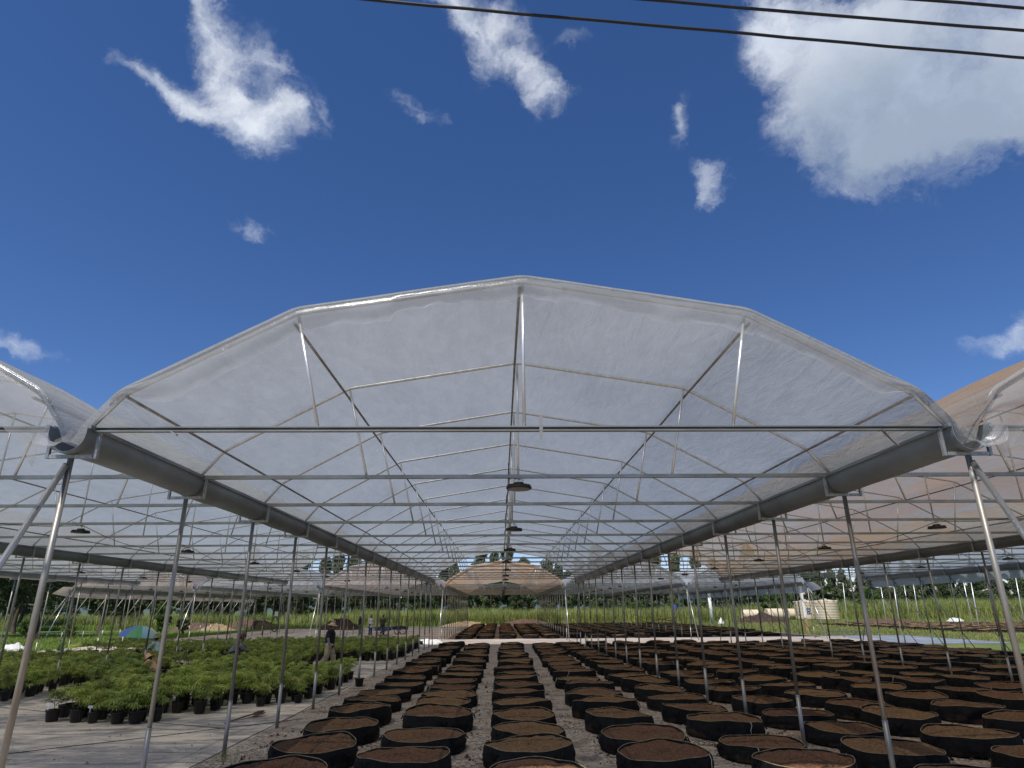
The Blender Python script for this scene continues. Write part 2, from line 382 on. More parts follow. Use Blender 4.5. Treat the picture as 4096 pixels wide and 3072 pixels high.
def obj(name, data, parent=None, loc=None, rz=0.0):
    o = bpy.data.objects.new(name, data); COL.objects.link(o)
    if parent is not None: o.parent = parent
    if loc is not None: o.location = loc
    if rz: o.rotation_euler = (0, 0, rz)
    return o
def tag(o, label=None, cat=None, group=None, kind=None):
    if label: o['label'] = label
    if cat: o['category'] = cat
    if group: o['group'] = group
    if kind: o['kind'] = kind
    return o
def thing(name, label, cat, loc=(0, 0, 0), rz=0.0, group=None):
    return tag(obj(name, None, None, loc, rz), label, cat, group)
def kids(o): return [c for c in o.children]
TREE = {}
def copy_tree(root, children_of):
    """copy a thing with its parts and sub-parts (mesh data shared)"""
    def rec(o, par):
        c = o.copy(); COL.objects.link(c); c.parent = par
        for ch in children_of.get(o.name, []): rec(ch, c)
        return c
    return rec(root, None)
def child_map(root, objs):
    m = {}
    for o in objs:
        if o.parent is not None: m.setdefault(o.parent.name, []).append(o)
    return m
def np_mesh(name, V, F, mats, mi=None, smooth=False):
    """V (n,3), F (m,k) all faces with k corners"""
    me = bpy.data.meshes.new(name)
    V = np.ascontiguousarray(V, dtype=np.float32); F = np.ascontiguousarray(F, dtype=np.int32)
    n, k = F.shape
    me.vertices.add(len(V)); me.vertices.foreach_set('co', V.ravel())
    me.loops.add(n * k); me.loops.foreach_set('vertex_index', F.ravel())
    me.polygons.add(n); me.polygons.foreach_set('loop_start', np.arange(0, n * k, k, dtype=np.int32))
    try: me.polygons.foreach_set('loop_total', np.full(n, k, dtype=np.int32))
    except Exception: pass
    for m in (mats if isinstance(mats, (list, tuple)) else [mats]): me.materials.append(m)
    if mi is not None: me.polygons.foreach_set('material_index', np.ascontiguousarray(mi, dtype=np.int32))
    me.polygons.foreach_set('use_smooth', np.full(n, smooth))
    me.update(calc_edges=True); me.validate()
    return me
def vn(x, y=0.0, z=0.0, seed=0):
    """cheap smooth value noise, -1..1"""
    s = 0; a = 1.0; f = 1.0
    for o in range(3):
        s += a * math.sin(x * f * 1.7 + seed * 1.3 + 2.1 * math.sin(y * f * 1.1 + seed)) * math.cos(y * f * 1.9 + z * f * 1.3 + seed * 2.7 + 1.3 * math.sin(x * f * 0.9 + o))
        a *= .5; f *= 2.13
    return s / 1.75

# ------------------------------------------------------------------ ground
def sheet(name, x0, x1, y0, y1, z, m, n=(2, 2), jag=0.0, seed=0, wave=0.0):
    P = []
    for i in range(n[0]):
        row = []
        for j in range(n[1]):
            x = x0 + (x1 - x0) * i / (n[0] - 1); y = y0 + (y1 - y0) * j / (n[1] - 1)
            ex = (i in (0, n[0] - 1)); ey = (j in (0, n[1] - 1))
            if ex: x += jag * vn(y * .5, seed, 0, seed)
            if ey: y += jag * vn(x * .5, seed, 0, seed + 3)
            row.append((x, y, z + (wave * vn(x * .9, y * .7, 0, seed) if not (ex or ey) else 0)))
        P.append(row)
    return tag(MB().grid(P).build(name, m), kind='structure')
sheet('ground', -1500, 1500, -400, 2600, -0.02, mat_grass)
P = [[(x, y, 0) for y in (0, 1)] for x in (0, 1)]
hb = MB(); rowsP = []
for i_ in range(81):
    x_ = -1400 + 35 * i_; hh = 26 + 9 * vn(x_ * .004, 3) + 4 * vn(x_ * .02, 8)
    rowsP.append([(x_, 1300, -1), (x_, 1320, hh * .5), (x_, 1360, hh * .85), (x_, 1420, hh), (x_, 1500, hh * .8), (x_, 1700, -1)])
tag(hb.grid(rowsP).build('hills', mat('hazy_wooded_hills', (.07, .10, .10), .95, 0, rgb2=(.05, .075, .08), vscale=.02)), kind='structure')  # bluish distance haze is put into the hill colour
sheet('ground_cloth', -27.2, -4.45, -6, 88, 0.0, mat_grey, (40, 110), .25, 1, .012)
sheet('ground_cloth', -4.66, 24.2, -6, 46.5, 0.004, mat_main, (50, 90), .12, 2, .010)
sheet('path', -4.60, 26.0, 46.6, 52.2, -0.004, mat_path, (40, 12), .15, 3, .008)
sheet('soil_ground', -4.60, 24.6, 52.3, 94, -0.008, mat_back, (40, 60), .3, 4, .02)
sheet('ground_cloth', 24.3, 31.0, 41.0, 53.5, -0.006, mat_blue, (20, 30), .4, 5, .02)
sheet('ground_cloth', 35.0, 80, 53.5, 84, -0.006, mat_grey, (30, 30), .5, 6, .02)
sheet('path', -90, -27.6, 55.5, 58.5, -0.010, mat_dirt, (60, 5), .6, 8)
sheet('soil_ground', 34, 60, 47.5, 53.2, -0.012, mat_dirt, (20, 8), .7, 9)

# ------------------------------------------------------------------ greenhouses
PITCHW = 9.06; LINE0 = 4.53; SP = 2.5
ZB = 3.87
PROF = [(-4.38, 3.89), (-4.10, 4.245), (-2.43, 5.165), (0.0, 5.56), (2.43, 5.165), (4.10, 4.245), (4.38, 3.89)]
def rounded(prof, r=.085, k=4):
    out = [Vector((prof[0][0], 0, prof[0][1]))]
    for i in range(1, len(prof) - 1):
        p = Vector((prof[i][0], 0, prof[i][1])); a = Vector((prof[i - 1][0], 0, prof[i - 1][1])) - p; b = Vector((prof[i + 1][0], 0, prof[i + 1][1])) - p
        ra = min(r, a.length * .4); rb = min(r, b.length * .4)
        A = p + a.normalized() * ra; B = p + b.normalized() * rb
        for j in range(k + 1):
            t = j / k
            out.append(A * (1 - t) ** 2 + p * 2 * t * (1 - t) + B * t * t)
    out.append(Vector((prof[-1][0], 0, prof[-1][1])))
    return out
RP = rounded(PROF)
def resample(P, step):
    out = [P[0]]
    for a, b in zip(P[:-1], P[1:]):
        n = max(1, int((b - a).length / step))
        for k in range(1, n + 1): out.append(a.lerp(b, k / n))
    return out
def post_mesh(r=.029, h=3.57, low=.78):
    b = MB(); b.tube([(0, 0, -.05), (0, 0, low)], r + .0035, 12); b.tube([(0, 0, low - .05), (0, 0, h)], r, 12)
    return b.mesh('post', galv_old)
def collar_mesh(r=.029, low=.78):
    return MB().tube([(0, 0, low - .006), (0, 0, low + .008)], r + .0055, 12).mesh('collar', weld)
def bracket_mesh():
    b = MB()
    b.beam((-.215, 0, 3.59), (.215, 0, 3.59), .035, .035)
    for s_ in (-1, 1): b.beam((s_ * .236, 0, 3.57), (s_ * .236, 0, 3.862), .028, .035)
    return b.mesh('gutter_bracket', weld)
POST, COLLAR, BRACK = post_mesh(), collar_mesh(), bracket_mesh()
def arch_mesh():
    return MB().tube([p + Vector((0, 0, 0)) for p in RP], .0205, 10).mesh('arch', galv)
def tie_mesh():
    b = MB(); b.beam((-4.26, 0, ZB), (4.26, 0, ZB), .05, .05)
    for s_ in (-1, 1): b.beam((s_ * 4.26, 0, ZB), (s_ * 4.335, 0, ZB), .056, .056)
    return b.mesh('tie_bar', tie_m)
def web_mesh(x0, z0, x1):
    return MB().tube([(x0, 0, z0), (x1, 0, ZB + .02)], .0165, 8).mesh('web_strut', galv)
def channel_mesh():
    b = MB()
    for s_ in (-1, 1):
        b.beam((-4.33, -.005, ZB + s_ * .024), (4.33, -.005, ZB + s_ * .024), .055, .005)
        b.beam((-4.33, -.031, ZB + s_ * .018), (4.33, -.031, ZB + s_ * .018), .003, .010)
    b.beam((-4.33, .021, ZB), (4.33, .021, ZB), .004, .043)
    return b.mesh('tie_bar', tie_m)
ARCH, TIE, TIEF = arch_mesh(), tie_mesh(), channel_mesh()
WEBS = [web_mesh(-2.42, 5.13, -2.10), web_mesh(0, 5.53, 0.0), web_mesh(2.42, 5.13, 2.15)]
def gutter_mesh(y0, y1, frames):
    b = MB()
    U = [(-.225, 3.868), (-.20, 3.885), (-.19, 3.87), (-.19, 3.80)]
    for k in range(1, 12):
        an = math.pi + math.pi * k / 12
        U.append((.19 * math.cos(an), 3.80 + .185 * math.sin(an)))
    U += [(.19, 3.80), (.19, 3.87), (.20, 3.885), (.225, 3.868)]
    ys = sorted(set([y0, y1] + [y for y in np.arange(y0 + .3, y1, .42)]))
    P = []; Q = []
    for y in ys:
        P.append([(x * (1 + .035 * vn(y * 1.6, z * 4)), y, z + .016 * vn(y * 1.1, x * 3)) for x, z in U])
    b.grid(P)
    for s_ in (-1, 1):
        b.beam((s_ * .208, y0, 3.868), (s_ * .208, y1, 3.868), .030, .034)
    # inner skin so the sheet has thickness
    P2 = [[(p[0] * .965, p[1], p[2] + .006) for p in row] for row in P]
    b.grid([row[::-1] for row in P2])
    for r0, r1 in ((P[0], P2[0]), (P[-1], P2[-1])): b.grid([r0, r1])
    for y in frames:
        if y0 < y - .2:
            U2 = [(x * 1.03, z - .006) for x, z in U[2:-2]]
            b.grid([[(x, y + .10 + d, z - (.003 if abs(d) < .04 else 0)) for x, z in U2] for d in (-.05, -.03, .03, .05)])
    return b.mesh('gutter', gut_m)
def film_mesh(y0, y1, seed, frames, m):
    prof = resample(RP, .22)
    # the edges tuck into the gutters
    L = [Vector((-4.47, 0, 3.70)), Vector((-4.42, 0, 3.80))]; Rr = [Vector((4.42, 0, 3.80)), Vector((4.47, 0, 3.70))]
    nrm = []
    full = L + [p.copy() for p in prof] + Rr
    for i, p in enumerate(full):
        t = (full[min(i + 1, len(full) - 1)] - full[max(i - 1, 0)]).normalized()
        nrm.append(Vector((-t.z, 0, t.x)))
    f0 = frames[0]
    ys = [y0] + list(np.arange(y0 + .25, y1, .3)) + [y1]
    P = []
    for y in ys:
        ph = ((y - f0) / SP) % 1.0
        sag = math.sin(math.pi * ph) ** 2 if frames[0] <= y <= frames[-1] else 0
        row = []
        for i, (p, n) in enumerate(zip(full, nrm)):
            edge = min(i, len(full) - 1 - i)
            k = 0.0 if edge < 2 else 1.0
            ripple = vn(p.x * 1.9, y * 1.1, 0, seed) * .014 + vn(p.x * 5.3, y * 3.1, 0, seed + 1) * .004
            row.append(p + n * (.028 + k * (-.03 * sag + ripple * (.3 + sag))) + Vector((0, y, 0)))
        P.append(row)
    return MB().grid(P).mesh('plastic_cover', m)
def flap_mesh(y, seed, m, lens, x_from=-4.3, x_to=4.3, sgn=-1):
    """loose film edge hanging from the front arch: lens = function of x giving its drop"""
    prof = [p for p in resample(RP, .07) if x_from <= p.x <= x_to]
    P = []
    rows = 9
    for k in range(rows):
        t = k / (rows - 1)
        row = []
        for p in prof:
            L = lens(p.x)
            w_ = .03 * vn(p.x * 2.0, t * 1.0, 0, seed) * t + .007 * vn(p.x * 8, t * 4, 0, seed + 4) * min(1, t * 2)
            zz = p.z + .05 - t * L + (.012 * vn(p.x * 12, 0, 0, seed + 9) * t)
            yy = y + sgn * (.05 + .05 * math.sin(math.pi * min(1, t * 1.2))) + w_
            pull = -.25 * L * t * (p.x / 4.4) ** 3
            row.append((p.x + pull * (1 if abs(p.x) > 3.6 else .3), yy, zz))
        P.append(row)
    return MB().grid(P).mesh('film_flap', m)
def roll_mesh(y, seed, m, x_from=-4.3, x_to=4.3):
    prof = [p + Vector((0, y, .044)) for p in resample(RP, .12) if x_from <= p.x <= x_to]
    return MB().tube(prof, [.020 + .002 * vn(i * .4, seed) for i in range(len(prof))], 8).mesh('film_roll', m)
def curtain_mesh(x, y0, y1, drop, side, seed, m):
    P = []
    ys = np.arange(y0 - .9, y1 + .3, .35)
    for y in ys:
        row = []
        end = min(1, max(0, (y - (y0 - .9)) / 1.2))
        for k in range(7):
            t = k / 6
            out = side * (.05 + .10 * t + .10 * vn(y * .7, t * 1.4, 0, seed) * t + .55 * (1 - end) * t)
            row.append((x + out, y, 3.86 - t * drop * (1 + .08 * vn(y * .5, 0, 0, seed + 2)) + (1 - end) * .25 * t))
        P.append(row)
    return MB().grid(P).mesh('side_curtain', m)

def greenhouse(label, y0, nfr, lines, film_of, front=True, flaps=True, curtains=()):
    root = thing('greenhouse', label, 'greenhouse', (0, 0, 0))
    fr = [y0 + SP * k for k in range(nfr)]; y1 = fr[-1]
    cnt = []
    spots = [(x, y) for x in lines for y in fr]
    spots.sort(key=lambda s_: math.hypot(s_[0], s_[1]))
    for k, (x, y) in enumerate(spots[:100]):
        p = obj('post', POST, root, (x, y, 0)); p.rotation_euler = (R(rnd.uniform(-.25, .25)), R(rnd.uniform(-.25, .25)), rnd.uniform(0, 6))
        c = obj('collar', COLLAR, p)
        g = obj('gutter_bracket', BRACK, p); g.rotation_euler = (0, 0, -p.rotation_euler[2])
    if len(spots) > 100:
        b = MB()
        for x, y in spots[100:]:
            b.tube([(x, y, -.05), (x, y, 3.57)], .03, 8)
            b.beam((x - .215, y, 3.59), (x + .215, y, 3.59), .04, .04)
        tag(b.build('post_row', galv_old, root), kind='stuff')
    for x in lines:
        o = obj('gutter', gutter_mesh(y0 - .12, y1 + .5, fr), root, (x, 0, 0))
    if front:
        for x in lines:                                         # brace leaning out of each end, one front and one back
            obj('end_brace', MB().tube([(x, y0 - .03, 3.50), (x - .02, y0 - 1.95, 0)], .029, 12).mesh('end_brace', brace_m), root)
    for x in lines:
        obj('end_brace', MB().tube([(x, y1 + .03, 3.50), (x, y1 + 2.1, 0)], .026, 10).mesh('end_brace', galv_old), root)
    for x, side in curtains:
        for k, y in enumerate(fr):
            obj('side_brace', MB().tube([(x + side * .05, y, 3.45), (x + side * 2.2, y, 0)], .024, 8).mesh('side_brace', galv_old), root)
    bays = [(a + b_) / 2 for a, b_ in zip(lines[:-1], lines[1:])]
    npart = 0
    for bi, cx in enumerate(bays):
        fm = film_of[bi]
        for y in fr:
            a = obj('arch', ARCH, root, (cx, y, 0)); a.rotation_euler = (0, 0, R(rnd.uniform(-.12, .12))); npart += 1
            a.location.z = rnd.uniform(-.012, .012)
            obj('tie_bar', TIEF if y == y0 else TIE, a)
            for wm in WEBS: obj('web_strut', wm, a)
        for (px, pz) in ((-4.06, 4.20), (-2.44, 5.03), (-.035, 5.47), (2.44, 5.03), (4.06, 4.20)):
            ys = [y0 - .05] + [y for y in fr[1:]] 
            pts = [(cx + px + .006 * rnd.uniform(-1, 1), y, pz + .008 * rnd.uniform(-1, 1)) for y in ys]
            obj('purlin', MB().tube(pts, .0165, 8).mesh('purlin', galv_old), root)
        c = obj('plastic_cover', film_mesh(y0 - .10, y1 + .25, 3 + bi * 7 + y0, fr, fm), root, (cx, 0, 0))
        sd = bi * 5 + y0
        if flaps:
            near = y0 < 20
            centre = abs(cx) < 1
            if near and centre:
                ln = lambda x: (.25 if x > 2.5 else .36 if x < -2.5 else .31) * (1 + .22 * vn(x * 1.7, 0, 0, 2)) * (.75 if abs(abs(x) - .9) < .5 else 1) * min(1, max(.05, (4.2 - abs(x)) * 2.4)) + .02 * vn(x * 7, 1)
                obj('film_flap', flap_mesh(y0, sd, flap_m, ln, -4.2, 4.25), c)
            else:
                ln = lambda x: .24 + .05 * vn(x * 1.9, 0, 0, sd) + (.26 * max(0, min(1, (abs(x) - 3.2) / .8)) if near else .05)
                obj('film_flap', flap_mesh(y0, sd, flap_m if near else fm, ln, -4.36, 4.36), c)
            obj('film_roll', roll_mesh(y0 - .02, sd, flap_m), c)
        obj('film_roll', roll_mesh(y1 + .24, sd + 1, flap_m), c)
    for x, side in curtains:
        obj('side_curtain', curtain_mesh(x, y0, y1, .72 if y0 > 20 else .62, side, y0 + x, film_of[0 if side < 0 else -1]), root)
    return root, fr
Y0A, NA = 6.36, 15
Y0B, NB = 50.0, 16
LA = [LINE0 + PITCHW * k for k in range(-3, 3)]           # -22.65 .. 22.65
LB = [LINE0 + PITCHW * k for k in range(-4, 3)]
ghA, FRA = greenhouse('near greenhouse of galvanised pipe with cloudy plastic roofs, directly ahead', Y0A, NA, LA, [film, film, film, film_b, film_w], curtains=[(LA[-1], 1)])
ghB, FRB = greenhouse('far greenhouse beyond the path, with orange-stained plastic roof in the middle', Y0B, NB, LB, [film_p, film, film_p, film_o, film, film_w], curtains=[(LB[0], -1), (LB[-1], 1)])
# loose film hanging into the two front valleys of the near greenhouse
def valley(x, seed, side):
    P = []
    for k in range(8):
        t = k / 7; row = []
        for j in range(14):
            s_ = j / 13; an = math.pi * (1 + s_)
            wx = .17 * math.cos(an); wz = 3.80 + .16 * math.sin(an)
            drop = .10 * t * (.5 + .5 * vn(s_ * 5, t, 0, seed))
            row.append((x + wx + side * .06 * t, Y0A - .16 - .14 * t + .03 * vn(s_ * 6, t * 3, 0, seed), wz + .05 + .03 * vn(s_ * 7, t * 2, 0, seed) - drop * 1.5))
        P.append(row)
    o = MB().grid(P).build('film_flap', flap_m, ghA)
valley(-LINE0, 3, -1); valley(LINE0, 8, 1)
# short fixing plates on the front tie bar
b = MB(); b.box((.17, Y0A - .030, ZB), (.035, .004, .24)); b.beam((3.66, Y0A - .04, ZB - .03), (3.80, Y0A - .04, ZB - .20), .03, .012); b.beam((-3.56, Y0A - .04, ZB - .03), (-3.49, Y0A - .04, ZB - .07), .05, .012)
b.build('fixing_plate', galv_old, ghA)

# ------------------------------------------------------------------ lamps and cables
def lamp_proto():
    root = thing('hanging_lamp', 'x', 'lamp', (0, 0, 0), 0, 'round black lamps hung from the roof bars')
    b = MB()
    b.lathe([(.0, -.155), (.165, -.155), (.176, -.148), (.178, -.128), (.170, -.118), (.09, -.105), (.075, -.10), (.072, -.065), (.0, -.062)], 28)
    for k in range(20):
        an = 2 * math.pi * k / 20
        b.box((.115 * math.cos(an), .115 * math.sin(an), -.108), (.10, .006, .022), 0, an)
    b.build('lamp_housing', lamp_m, root)
    MB().lathe([(0, -.158), (.140, -.158), (.146, -.1555), (.158, -.1552)], 28).build('lamp_lens', lens_m, root)
    b = MB(); b.tube([(0, 0, -.065), (0, 0, -.03), (.018, 0, -.012), (.012, 0, .012), (-.012, 0, .012), (-.018, 0, -.008), (0, 0, -.026)], .004, 6)
    b.tube([(-.03, 0, -.066), (-.028, 0, -.03), (0, 0, -.022), (.028, 0, -.03), (.03, 0, -.066)], .003, 5)
    b.build('lamp_hook', weld, root)
    b = MB(); b.tube([(.02, .01, -.07), (.06, .02, -.03), (.02, .03, -.012), (-.08, .02, .0), (-.14, .01, .03), (-.17, .0, .05)], .004, 5)
    b.tube([(-.17 + .045 * math.cos(a_), .01 + .01 * a_ / 6, .045 + .035 * math.sin(a_)) for a_ in np.arange(0, 12.6, .6)], .003, 5)
    b.build('lamp_lead', cable_m, root)
    return root
lp = lamp_proto(); LKIDS = {lp.name: [o for o in list(COL.objects) if o.parent == lp]}
ORD = ['first', 'second', 'third', 'fourth', 'fifth', 'sixth', 'seventh', 'eighth', 'ninth', 'tenth', 'eleventh', 'twelfth', 'thirteenth', 'fourteenth', 'fifteenth', 'sixteenth', 'seventeenth', 'eighteenth', 'nineteenth', 'twentieth', 'twenty-first', 'twenty-second', 'twenty-third']
used = False
BN = {-3: 'far left', -2: 'second left', -1: 'left', 0: 'central', 1: 'right', 2: 'second right'}
for blk, (fr, bays) in enumerate(((FRA, range(-2, 3)), (FRB, range(-3, 3)))):
    for bi in bays:
        cx = bi * PITCHW
        ks = list(range(1, len(fr), 2)); n = 0
        for k in ks:
            x, y, z = project((cx, fr[k], 3.75))
            if not (-40 < x < 4136): continue
            if not used: o = lp; used = True
            else: o = copy_tree(lp, LKIDS)
            o.location = (cx + rnd.uniform(-.05, .05), fr[k], ZB - .03); o.rotation_euler = (R(rnd.uniform(-2, 2)), R(rnd.uniform(-2, 2)), rnd.uniform(-.6, .6))
            o['label'] = ('%s round black lamp from the front under the %s near roof' if blk == 0 else '%s small black lamp from the front under the %s far roof') % (ORD[n], BN[bi]); n += 1
        pts = []
        yy = [fr[0]] + [fr[k] for k in ks]
        for a_, b_ in zip(yy[:-1], yy[1:]):
            for j in range(10):
                t = j / 10; pts.append((cx + .06 - .10 * math.sin(t * 3.1), a_ + (b_ - a_) * t, ZB - .03 - .28 * math.sin(math.pi * t) * (.6 + .4 * rnd.random() * 0 + .2)))
        if bi != 0:
            tag(MB().tube(pts, .0065, 5).build('power_cable', cable_m), 'thin black cable sagging between the lamps under the %s %s roof' % (BN[bi], 'near' if blk == 0 else 'far'), 'cable', 'lamp cables under the roofs')
# cable tied beside the ridge pipe of the central roof
pts = [(-.13 + .02 * math.sin(y * 2.1), y, (3.9 if int((y - Y0A) / SP) % 2 else 4.02) + .03 * math.sin(y * 3.7)) for y in np.arange(Y0A + SP, 40, .5)]
tag(MB().tube(pts, .007, 5).build('power_cable', cable_m), 'black cable running back along the lamps under the central near roof', 'cable', 'lamp cables under the roofs')
# overhead wires
def wire(label, p1, p2, zz, r=.0135, seed=0):
    a = on_z(p1[0], p1[1], zz); b_ = on_z(p2[0], p2[1], zz - .05); d = (b_ - a)
    A = a - d.normalized() * 24; B = b_ + d.normalized() * 22
    n = 160; pts = []
    for k in range(n + 1):
        t = k / n; p = A.lerp(B, t); s_ = (t - .5) * 2
        p.z += .55 * s_ * s_ - .01 + .010 * vn(t * 110, seed)
        pts.append(p)
    tag(MB().tube(pts, r, 8).build('overhead_wire', cable_m), label, 'wire', 'overhead wires')
wire('lowest overhead wire, long black line from top centre to the right edge', (1540, 2), (4096, 232), 7.1, seed=1)
wire('middle overhead wire with a slight kink, crossing the large cloud', (2640, 0), (4096, 122), 7.15, seed=2)
wire('uppermost overhead wire, short black line in the top right corner', (3700, -2), (4096, 28), 7.2, seed=3)

# ------------------------------------------------------------------ grow bags
def bag_parts(seed, n=44):
    r_ = random.Random(seed)
    ph = [r_.uniform(0, 6.28) for _ in range(6)]
    ov = r_.uniform(-.06, .06); tl = r_.uniform(-.02, .02); H = r_.uniform(.31, .37)
    def rad(a):
        return .625 * (1 + ov * math.cos(2 * a + ph[0]) + .016 * math.cos(3 * a + ph[1]) + .010 * math.cos(5 * a + ph[2]) + .006 * math.cos(9 * a + ph[3]))
    def top(a):
        return H + tl * math.cos(a + ph[4]) * 1.6 + .020 * math.cos(2 * a + ph[5]) + .014 * math.cos(3 * a + ph[1]) + .008 * math.cos(7 * a + ph[2])
    f = MB(); P = []
    lev = [0, .04, .14, .25, .36, .47, .58, .69, .80, .90, 1.0]
    for k in range(n + 1):
        a = 2 * math.pi * (k % n) / n; row = []
        for t in lev:
            z = top(a) * t
            rr = rad(a) * (1.03 + .035 * math.sin(math.pi * t) - .035 * t) + (.020 * vn(a * 4, t * 3, 0, seed) + .012 * vn(a * 2, t * 9, 0, seed + 5)) * math.sin(math.pi * min(1, t + .1)) + .008 * vn(a * 14, t * 6, 0, seed + 3)
            if t == 0: rr *= .985
            row.append((rr * math.cos(a), rr * math.sin(a), z))
        for dz in (.0, -.03, -.08):
            rr = rad(a) * (.985) - .006
            row.append((rr * math.cos(a), rr * math.sin(a), top(a) + dz - .002))
        P.append(row)
    f.grid(P)
    s_ = MB(); nr = 20; P = []
    base = H - .028
    for k in range(n + 1):
        a = 2 * math.pi * (k % n) / n; row = []
        for q in range(nr):
            t = q / (nr - 1); rr = rad(a) * .982 * t
            z = base + (top(a) - H) * .8 * t ** 3 + .022 * vn(rr * math.cos(a) * 3, rr * math.sin(a) * 3, 0, seed + 8) + .028 * (1 - t * t)
            if 0 < q: z += r_.uniform(-.013, .017)
            row.append((rr * math.cos(a), rr * math.sin(a), z))
        P.append(row)
    P[-1] = P[0]
    for row in P: row[0] = P[0][0]
    s_.grid(P, smooth=False)
    t_ = MB()
    pts = []
    for k in range(n + 1):
        a = 2 * math.pi * k / n; rr = rad(a) * .995
        pts.append((rr * math.cos(a), rr * math.sin(a), top(a) + .002))
    t_.tube(pts, .0062, 6, cap=False)
    hs = []
    for k in range(4):
        a = ph[0] + k * math.pi / 2 + r_.uniform(-.2, .2)
        h = MB(); pp = []
        w2 = .07
        for j in range(9):
            u = j / 8; aa = a + (u - .5) * 2 * w2 / .64
            bul = math.sin(math.pi * u)
            rr = rad(aa) * 1.02 + .010 + .045 * bul
            pp.append((rr * math.cos(aa), rr * math.sin(aa), top(aa) - .05 - .07 * bul + .02 * r_.uniform(-1, 1)))
        h.tube(pp, .011, 5, flat=.5); hs.append(h)
    return f, s_, t_, hs, rad, top, ph
BAGS = []
for k in range(9):
    f, s_, t_, hs, rad_, top_, ph_ = bag_parts(100 + k)
    st = None
    if k % 3 == 0:
        a = -1.2 + k * .3; rr = rad_(a) + .02
        st = MB().tube([(rr * math.cos(a), rr * math.sin(a), top_(a) + .01), (rr * 1.03 * math.cos(a + .02), rr * 1.03 * math.sin(a + .02), top_(a) - .05), (rr * 1.05 * math.cos(a - .05), rr * 1.05 * math.sin(a - .05), top_(a) - .13), (rr * 1.04 * math.cos(a - .02), rr * 1.04 * math.sin(a - .02), top_(a) - .22)], .004, 5).mesh('tie_string', string_m)
    BAGS.append((f.mesh('fabric_side', black_fab), s_.mesh('soil', soil_m), t_.mesh('rim_binding', trim_m), [h.mesh('handle', black_fab) for h in hs], st))
spots = []
ROWX = [-3.05, -1.50, .16, 1.95, 3.64, 5.36, 7.05, 8.95, 10.75, 12.4, 14.3, 16.1, 17.9, 19.7, 21.3]
RN = {0: 'first row from left under central near roof', 1: 'second row from left under central near roof', 2: 'middle row under central near roof', 3: 'fourth row from left under central near roof', 4: 'row just inside the right gutter posts'}
first = {0: 9.05, 1: 8.35, 2: 8.87, 3: 8.45, 4: 9.31, 5: 8.61, 6: 9.55, 7: 9.2, 8: 10.2, 9: 10.9, 10: 12.4, 11: 13.9, 12: 15.2, 13: 16.8, 14: 18.2}
for ri, X in enumerate(ROWX):
    y = first[ri]; n = 0
    while y < 41.2:
        drift = .006 * (y - 9) if ri in (2, 3) else 0
        x = X + drift + rnd.uniform(-.07, .07)
        # keep clear of the posts
        for lx in (LINE0, LINE0 + PITCHW):
            k = round((y - Y0A) / SP); py = Y0A + k * SP
            if abs(x - lx) < .76 and abs(y - py) < .62:
                x = lx + (.78 if x > lx else -.78)
        spots.append((x, y, 0, ri, n)); n += 1
        y += rnd.uniform(1.52, 1.80)
for bi, X in enumerate([-3.0, -1.45, .3, 2.05, 3.6] + [5.4 + 1.72 * k for k in range(10)]):
    y = 52.6 + (.8 if bi > 8 else 0) + (.3 * (bi % 2)); n = 0
    while y < 90:
        spots.append((X + rnd.uniform(-.08, .08), y, 1, bi, n)); n += 1; y += rnd.uniform(1.65, 1.9)
for bi in range(22):
    X = 37.5 + bi * 1.75; y = 55.6 + .3 * (bi % 2) - (X - 37) * .05; n = 0
    while y < 80:
        spots.append((X + rnd.uniform(-.1, .1), y, 2, bi, n)); n += 1; y += rnd.uniform(1.7, 2.0)
vis = []
for s_ in spots:
    px, py, z = project((s_[0], s_[1], .2))
    if z > .5 and -220 < px < 4316 and py < 3072 + 1100 / z * 3: vis.append((z, s_))
vis.sort(key=lambda a: a[0])
def ordw(n): return ORD[n] if n < len(ORD) else 'farthest'
seen_row = {}
ind = [v[1] for v in vis[:300]]; rest = [v[1] for v in vis[300:]]
ind.sort(key=lambda s_: (s_[2], s_[3], s_[4]))
for (x, y, blk, ri, n) in ind:
    k = rnd.randrange(len(BAGS)); fb, so_, tr, hs, st = BAGS[k]
    c = seen_row.get((blk, ri), 0); seen_row[(blk, ri)] = c + 1
    if blk == 0:
        if ri < 5: lab = '%s black grow bag from front in the %s' % (ordw(c), RN[ri])
        else: lab = '%s black grow bag from front in the %s row right of gutter posts' % (ordw(c), ORD[ri - 5])
    elif blk == 1: lab = '%s small black grow bag beyond the pale path, %s row from the left' % (ordw(c), ORD[ri])
    else: lab = '%s black grow bag of the %s row in the open bed beyond the grass strip' % (ordw(c), ORD[ri] if ri < 23 else 'last')
    r = thing('grow_bag', lab, 'grow bag', (x, y, .014), rnd.uniform(0, 6.28), 'black fabric grow bags filled with soil')
    r.scale = (rnd.uniform(.93, 1.06), rnd.uniform(.93, 1.06), rnd.uniform(.64, .96)); r.rotation_euler = (R(rnd.uniform(-1.6, 1.6)), R(rnd.uniform(-1.6, 1.6)), r.rotation_euler[2])
    obj('fabric_side', fb, r); obj('soil', so_, r); obj('rim_binding', tr, r)
    if blk == 0:
        for h in hs: obj('handle', h, r)
        if st and y < 30: obj('tie_string', st, r)
